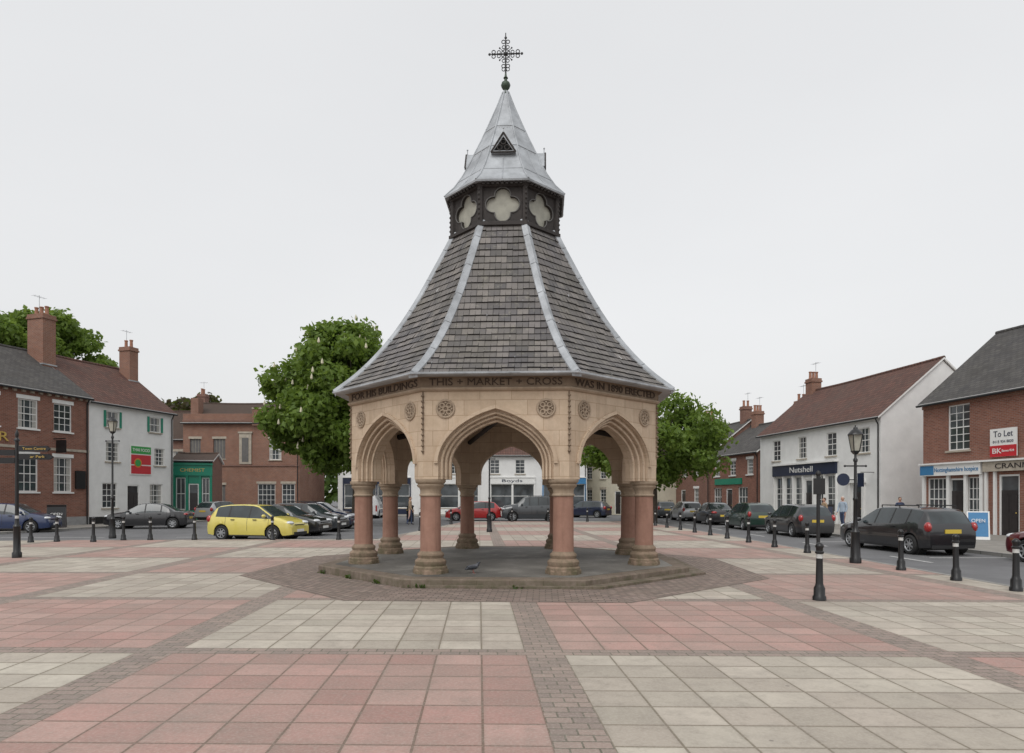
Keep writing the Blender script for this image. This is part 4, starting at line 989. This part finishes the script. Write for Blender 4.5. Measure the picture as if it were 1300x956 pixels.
b.build('post_and_arms',fp,['black','roadwhite'],smooth=40)
text('arm_lettering','Town Centre',fp,(.5,-.03,3.05),.1,'gold',width=.65,ext=.003); text('arm_lettering_b','Car Park',fp,(.5,.03,2.83),.1,'gold',width=.5,ext=.003)
sp=empty('sign_pole',(5.75,12.35,0)); b=MB(); b.tube((0,0,-.05),(0,0,2.15),.032,.032,10); b.lathe([(.035,2.1),(.045,2.12),(.045,2.16),(.01,2.2)],10); b.box(-.11,.11,-.045,-.035,1.75,2.05,1); b.build('pole_and_plate',sp,['iron','iron'],smooth=40)
def aboard(nm,x,y,rz,m,w=.62,h=1.05):
    e=empty(nm,(x,y,0),rz); b=MB()
    for s in (-1,1):
        s0=len(b.v); b.box(-w/2,w/2,-.02,.02,0,h,1); b.box(-w/2+.05,w/2-.05,s*.021,s*.028,.12,h-.05,0); b.xform(Matrix.Translation((0,s*.24,0))@Matrix.Rotation(R(12*s),4,'X'),s0)
    b.build('boards',e,[m,'whitepaint' if m=='blue' else 'doorpaint'])
    text('board_text','OPEN',e,(0,-.17,.75),.2,'whitepaint',width=w*.6,ext=.004).rotation_euler=(R(78),0,0)
aboard('pavement_sign',18.7,26.4,R(-30),'blue',.75,1.15); aboard('pavement_sign',-25.2,36.4,R(30),'black',.9,1.3); aboard('pavement_sign',18.2,38.0,R(-40),'navy',.7,1.3)
def bin_(x,y):
    e=empty('litter_bin',(x,y,0)); b=MB(); b.lathe([(.24,0),(.25,.05),(.25,.75),(.27,.78),(.27,.82),(.22,.83),(.22,1.0),(.28,1.02),(.24,1.12),(.05,1.18)],16,m=0,mats=[0,0,0,1,0,2,0,0,0]); b.build('bin_body',e,['iron','gold','dark'],smooth=35)
bin_(-7.0,45.2); bin_(19.0,33.5)
rl=empty('white_picket_fence',(21.05,37.5,0),AR); b=MB()
for i in range(13): b.box(i*.28,i*.28+.07,-.012,.012,0,1.05,0)
b.box(-.05,3.5,.013,.04,.3,.36,0); b.box(-.05,3.5,.013,.04,.8,.86,0); b.build('pickets',rl,['whitepaint'])
# ------------------------------------------------------------------ people
SK=plain('skin',(.5,.3,.22),.6,.1,9,0); 
def skinned(name,parent,verts,edges,rad,mats,fn,sub=2):
    me=bpy.data.meshes.new('sk'); me.from_pydata(verts,edges,[]); o=bpy.data.objects.new('sk',me); scene.collection.objects.link(o)
    md=o.modifiers.new('s','SKIN'); 
    for i,r_ in enumerate(rad):
        me.skin_vertices[0].data[i].radius=(r_,r_) if not isinstance(r_,tuple) else r_
        me.skin_vertices[0].data[i].use_root=(i==0)
    sb=o.modifiers.new('u','SUBSURF'); sb.levels=sub; sb.render_levels=sub
    bpy.context.view_layer.update(); dg=bpy.context.evaluated_depsgraph_get(); m2=bpy.data.meshes.new_from_object(o.evaluated_get(dg)); bpy.data.objects.remove(o)
    m2.name=name; m2.materials.clear()
    for m in mats: m2.materials.append(M[m] if isinstance(m,str) else m)
    for p_ in m2.polygons: p_.material_index=fn(p_.center); p_.use_smooth=True
    ob=bpy.data.objects.new(name,m2); scene.collection.objects.link(ob); ob.parent=parent; return ob
def person(x,y,rz,top,trs,hair,h=1.7,z=0,stride=.18):
    e=empty('person',(x,y,z),rz); s=h/1.7; e.scale=(s,s,s)
    V=[(0,0,.93),(0,0,1.12),(0,-.01,1.32),(0,0,1.44),(0,.0,1.53),
       (.17,0,1.38),(.22,.03,1.12),(.21,-.08,.90),(.21,-.12,.82),(-.17,0,1.38),(-.22,-.03,1.12),(-.2,-.16,.92),(-.2,-.21,.85),
       (.09,0,.88),(.10,-stride*.4,.5),(.10,-stride*.35,.09),(.10,-stride*.35-.16,.035),(-.09,0,.88),(-.1,stride*.2,.5),(-.1,stride,.1),(-.1,stride-.15,.04)]
    E=[(0,1),(1,2),(2,3),(3,4),(3,5),(5,6),(6,7),(7,8),(3,9),(9,10),(10,11),(11,12),(0,13),(13,14),(14,15),(15,16),(0,17),(17,18),(18,19),(19,20)]
    rad=[(.16,.115),(.145,.10),(.165,.11),(.075,.07),(.055,.055),.065,.05,.035,.033,.065,.05,.035,.033,.095,.062,.045,.038,.095,.062,.045,.038]
    def fn(c):
        if c.z<.1: return 3
        if abs(c.x)>.15 and c.z<.9: return 2
        if c.z<.93: return 1
        if c.z>1.46: return 2
        return 0
    skinned('body',e,V,E,rad,[top,trs,SK,'doorpaint'],fn)
    hd=MB(); hd.ball((0,-.01,1.62),(.077,.095,.115),0,16,12); hd.ball((0,-.108,1.61),(.013,.02,.022),0,6,5); hd.ball((0,.015,1.66),(.085,.095,.095),1,16,10)
    for q in (-1,1): hd.ball((q*.03,-.098,1.635),(.012,.008,.008),2,6,4); hd.ball((q*.08,0,1.62),(.012,.02,.03),0,6,5); 
    hd.ball((0,-.098,1.565),(.024,.008,.006),3,6,4)
    for q,yy in ((.21,-.12),(-.2,-.21)):
        for f in range(4): hd.tube((q-.02+f*.013,yy-.01-.004*f,.80 if q>0 else .83),(q-.02+f*.013,yy-.03,.735 if q>0 else .765),.009,.007,6,0)
        hd.tube((q-.01,yy-.03,.82 if q>0 else .85),(q-.03,yy-.06,.775 if q>0 else .805),.01,.008,6,0)
    hd.build('head_and_hands',e,[SK,hair,'dark','redpaint'],smooth=60)
C1=plain('tan_jacket',(.35,.25,.16),.9,.2,8,.1); C2=plain('denim',(.05,.07,.13),.9,.2,8,.1); C3=plain('white_hair',(.55,.52,.48),.9,.2,8,.1); C4=plain('brown_hair',(.07,.04,.025),.9,.2,8,.1); C5=plain('pale_blue_shirt',(.35,.42,.5),.9,.1,8,.1); C6=plain('light_trousers',(.3,.27,.22),.9,.1,8,.1)
person(17.4,34.6,R(-60),C5,C2,C3,1.7); person(16.9,35.6,R(-80),C1,C6,C4,1.62); person(21.0,35.6,R(-20),C2,C2,C4,1.65); person(-6.2,40,R(90),C1,C2,C4,1.7); person(10.3,52,R(180),C2,C6,C4,1.7,z=-.1)
pg=empty('pigeon',(-.78,13.1,.182),R(20)); PGm=plain('pigeon_grey',(.12,.125,.14),.7,.4,30,.1); PGd=plain('pigeon_dark',(.04,.045,.055),.6,.3,30,.1); PGr=plain('pigeon_leg',(.35,.1,.08),.7,.1,30,0)
skinned('body',pg,[(0,0,.12),(.07,0,.135),(.105,0,.175),(.125,0,.215),(.15,0,.212),(.168,0,.205),(-.08,0,.105),(-.17,0,.085)],[(0,1),(1,2),(2,3),(3,4),(4,5),(0,6),(6,7)],[.058,.052,.03,.024,.012,.005,.04,(.03,.01)],[PGm,PGd],lambda c:1 if (c.x<-.1 or c.x>.09) else 0)
b=MB()
for s in (-1,1):
    b.tube((.0,s*.025,.085),(.01,s*.028,.005),.005,.004,6,0)
    for t_ in (-.35,0,.35): b.tube((.01,s*.028,.005),(.01+.035*math.cos(t_),s*.028+.035*math.sin(t_),.003),.004,.002,5,0)
    b.ball((-.02,s*.05,.125),(.1,.014,.035),1,10,6)
b.build('legs_and_wings',pg,[PGr,PGd],smooth=50)
# ------------------------------------------------------------------ light, world, camera
w=bpy.data.worlds.new('World'); scene.world=w; w.use_nodes=True; nt=w.node_tree; nt.nodes.clear()
out=N(nt,'ShaderNodeOutputWorld'); sky=N(nt,'ShaderNodeTexSky',sky_type='NISHITA'); sky.sun_disc=False; sky.sun_elevation=R(52); sky.sun_rotation=R(200); sky.dust_density=5; sky.air_density=1.5
hs=N(nt,'ShaderNodeHueSaturation'); hs.inputs['Saturation'].default_value=.2; L(nt,sky.outputs[0],hs.inputs['Color'])
b1=N(nt,'ShaderNodeBackground'); L(nt,hs.outputs[0],b1.inputs[0]); b1.inputs[1].default_value=.05
tc=N(nt,'ShaderNodeTexCoord'); mp=N(nt,'ShaderNodeMapping'); mp.inputs['Scale'].default_value=(1,1,2.5); L(nt,tc.outputs['Generated'],mp.inputs[0])
nz=noise(nt,1.3,5,.5,vec=mp.outputs[0],lo=.3,hi=.7)
cc=mixc(nt,nz,(.72,.725,.735),(.775,.778,.785))
b2=N(nt,'ShaderNodeBackground'); L(nt,cc,b2.inputs[0]); b2.inputs[1].default_value=.86
ad=N(nt,'ShaderNodeAddShader'); L(nt,b1.outputs[0],ad.inputs[0]); L(nt,b2.outputs[0],ad.inputs[1]); L(nt,ad.outputs[0],out.inputs[0])
sl=bpy.data.lights.new('Sun','SUN'); sl.energy=.9; sl.angle=R(35); sl.color=(1,.985,.96); so=bpy.data.objects.new('Sun',sl); scene.collection.objects.link(so)
el,az=R(52),R(200); dv=Vector((math.sin(az)*math.cos(el),math.cos(az)*math.cos(el),math.sin(el))); so.rotation_euler=dv.to_track_quat('Z','Y').to_euler(); so.location=(0,0,30)
cam=bpy.data.cameras.new('Camera'); co_=bpy.data.objects.new('Camera',cam); scene.collection.objects.link(co_); scene.camera=co_
co_.location=(0,0,1.7); co_.rotation_euler=(R(90),0,0); cam.sensor_width=36; cam.lens=36*835/1300; cam.shift_y=(631-478)/1300; cam.clip_end=2000; cam.clip_start=.1
scene.view_settings.view_transform='Standard'; scene.view_settings.look='None'; scene.view_settings.exposure=0
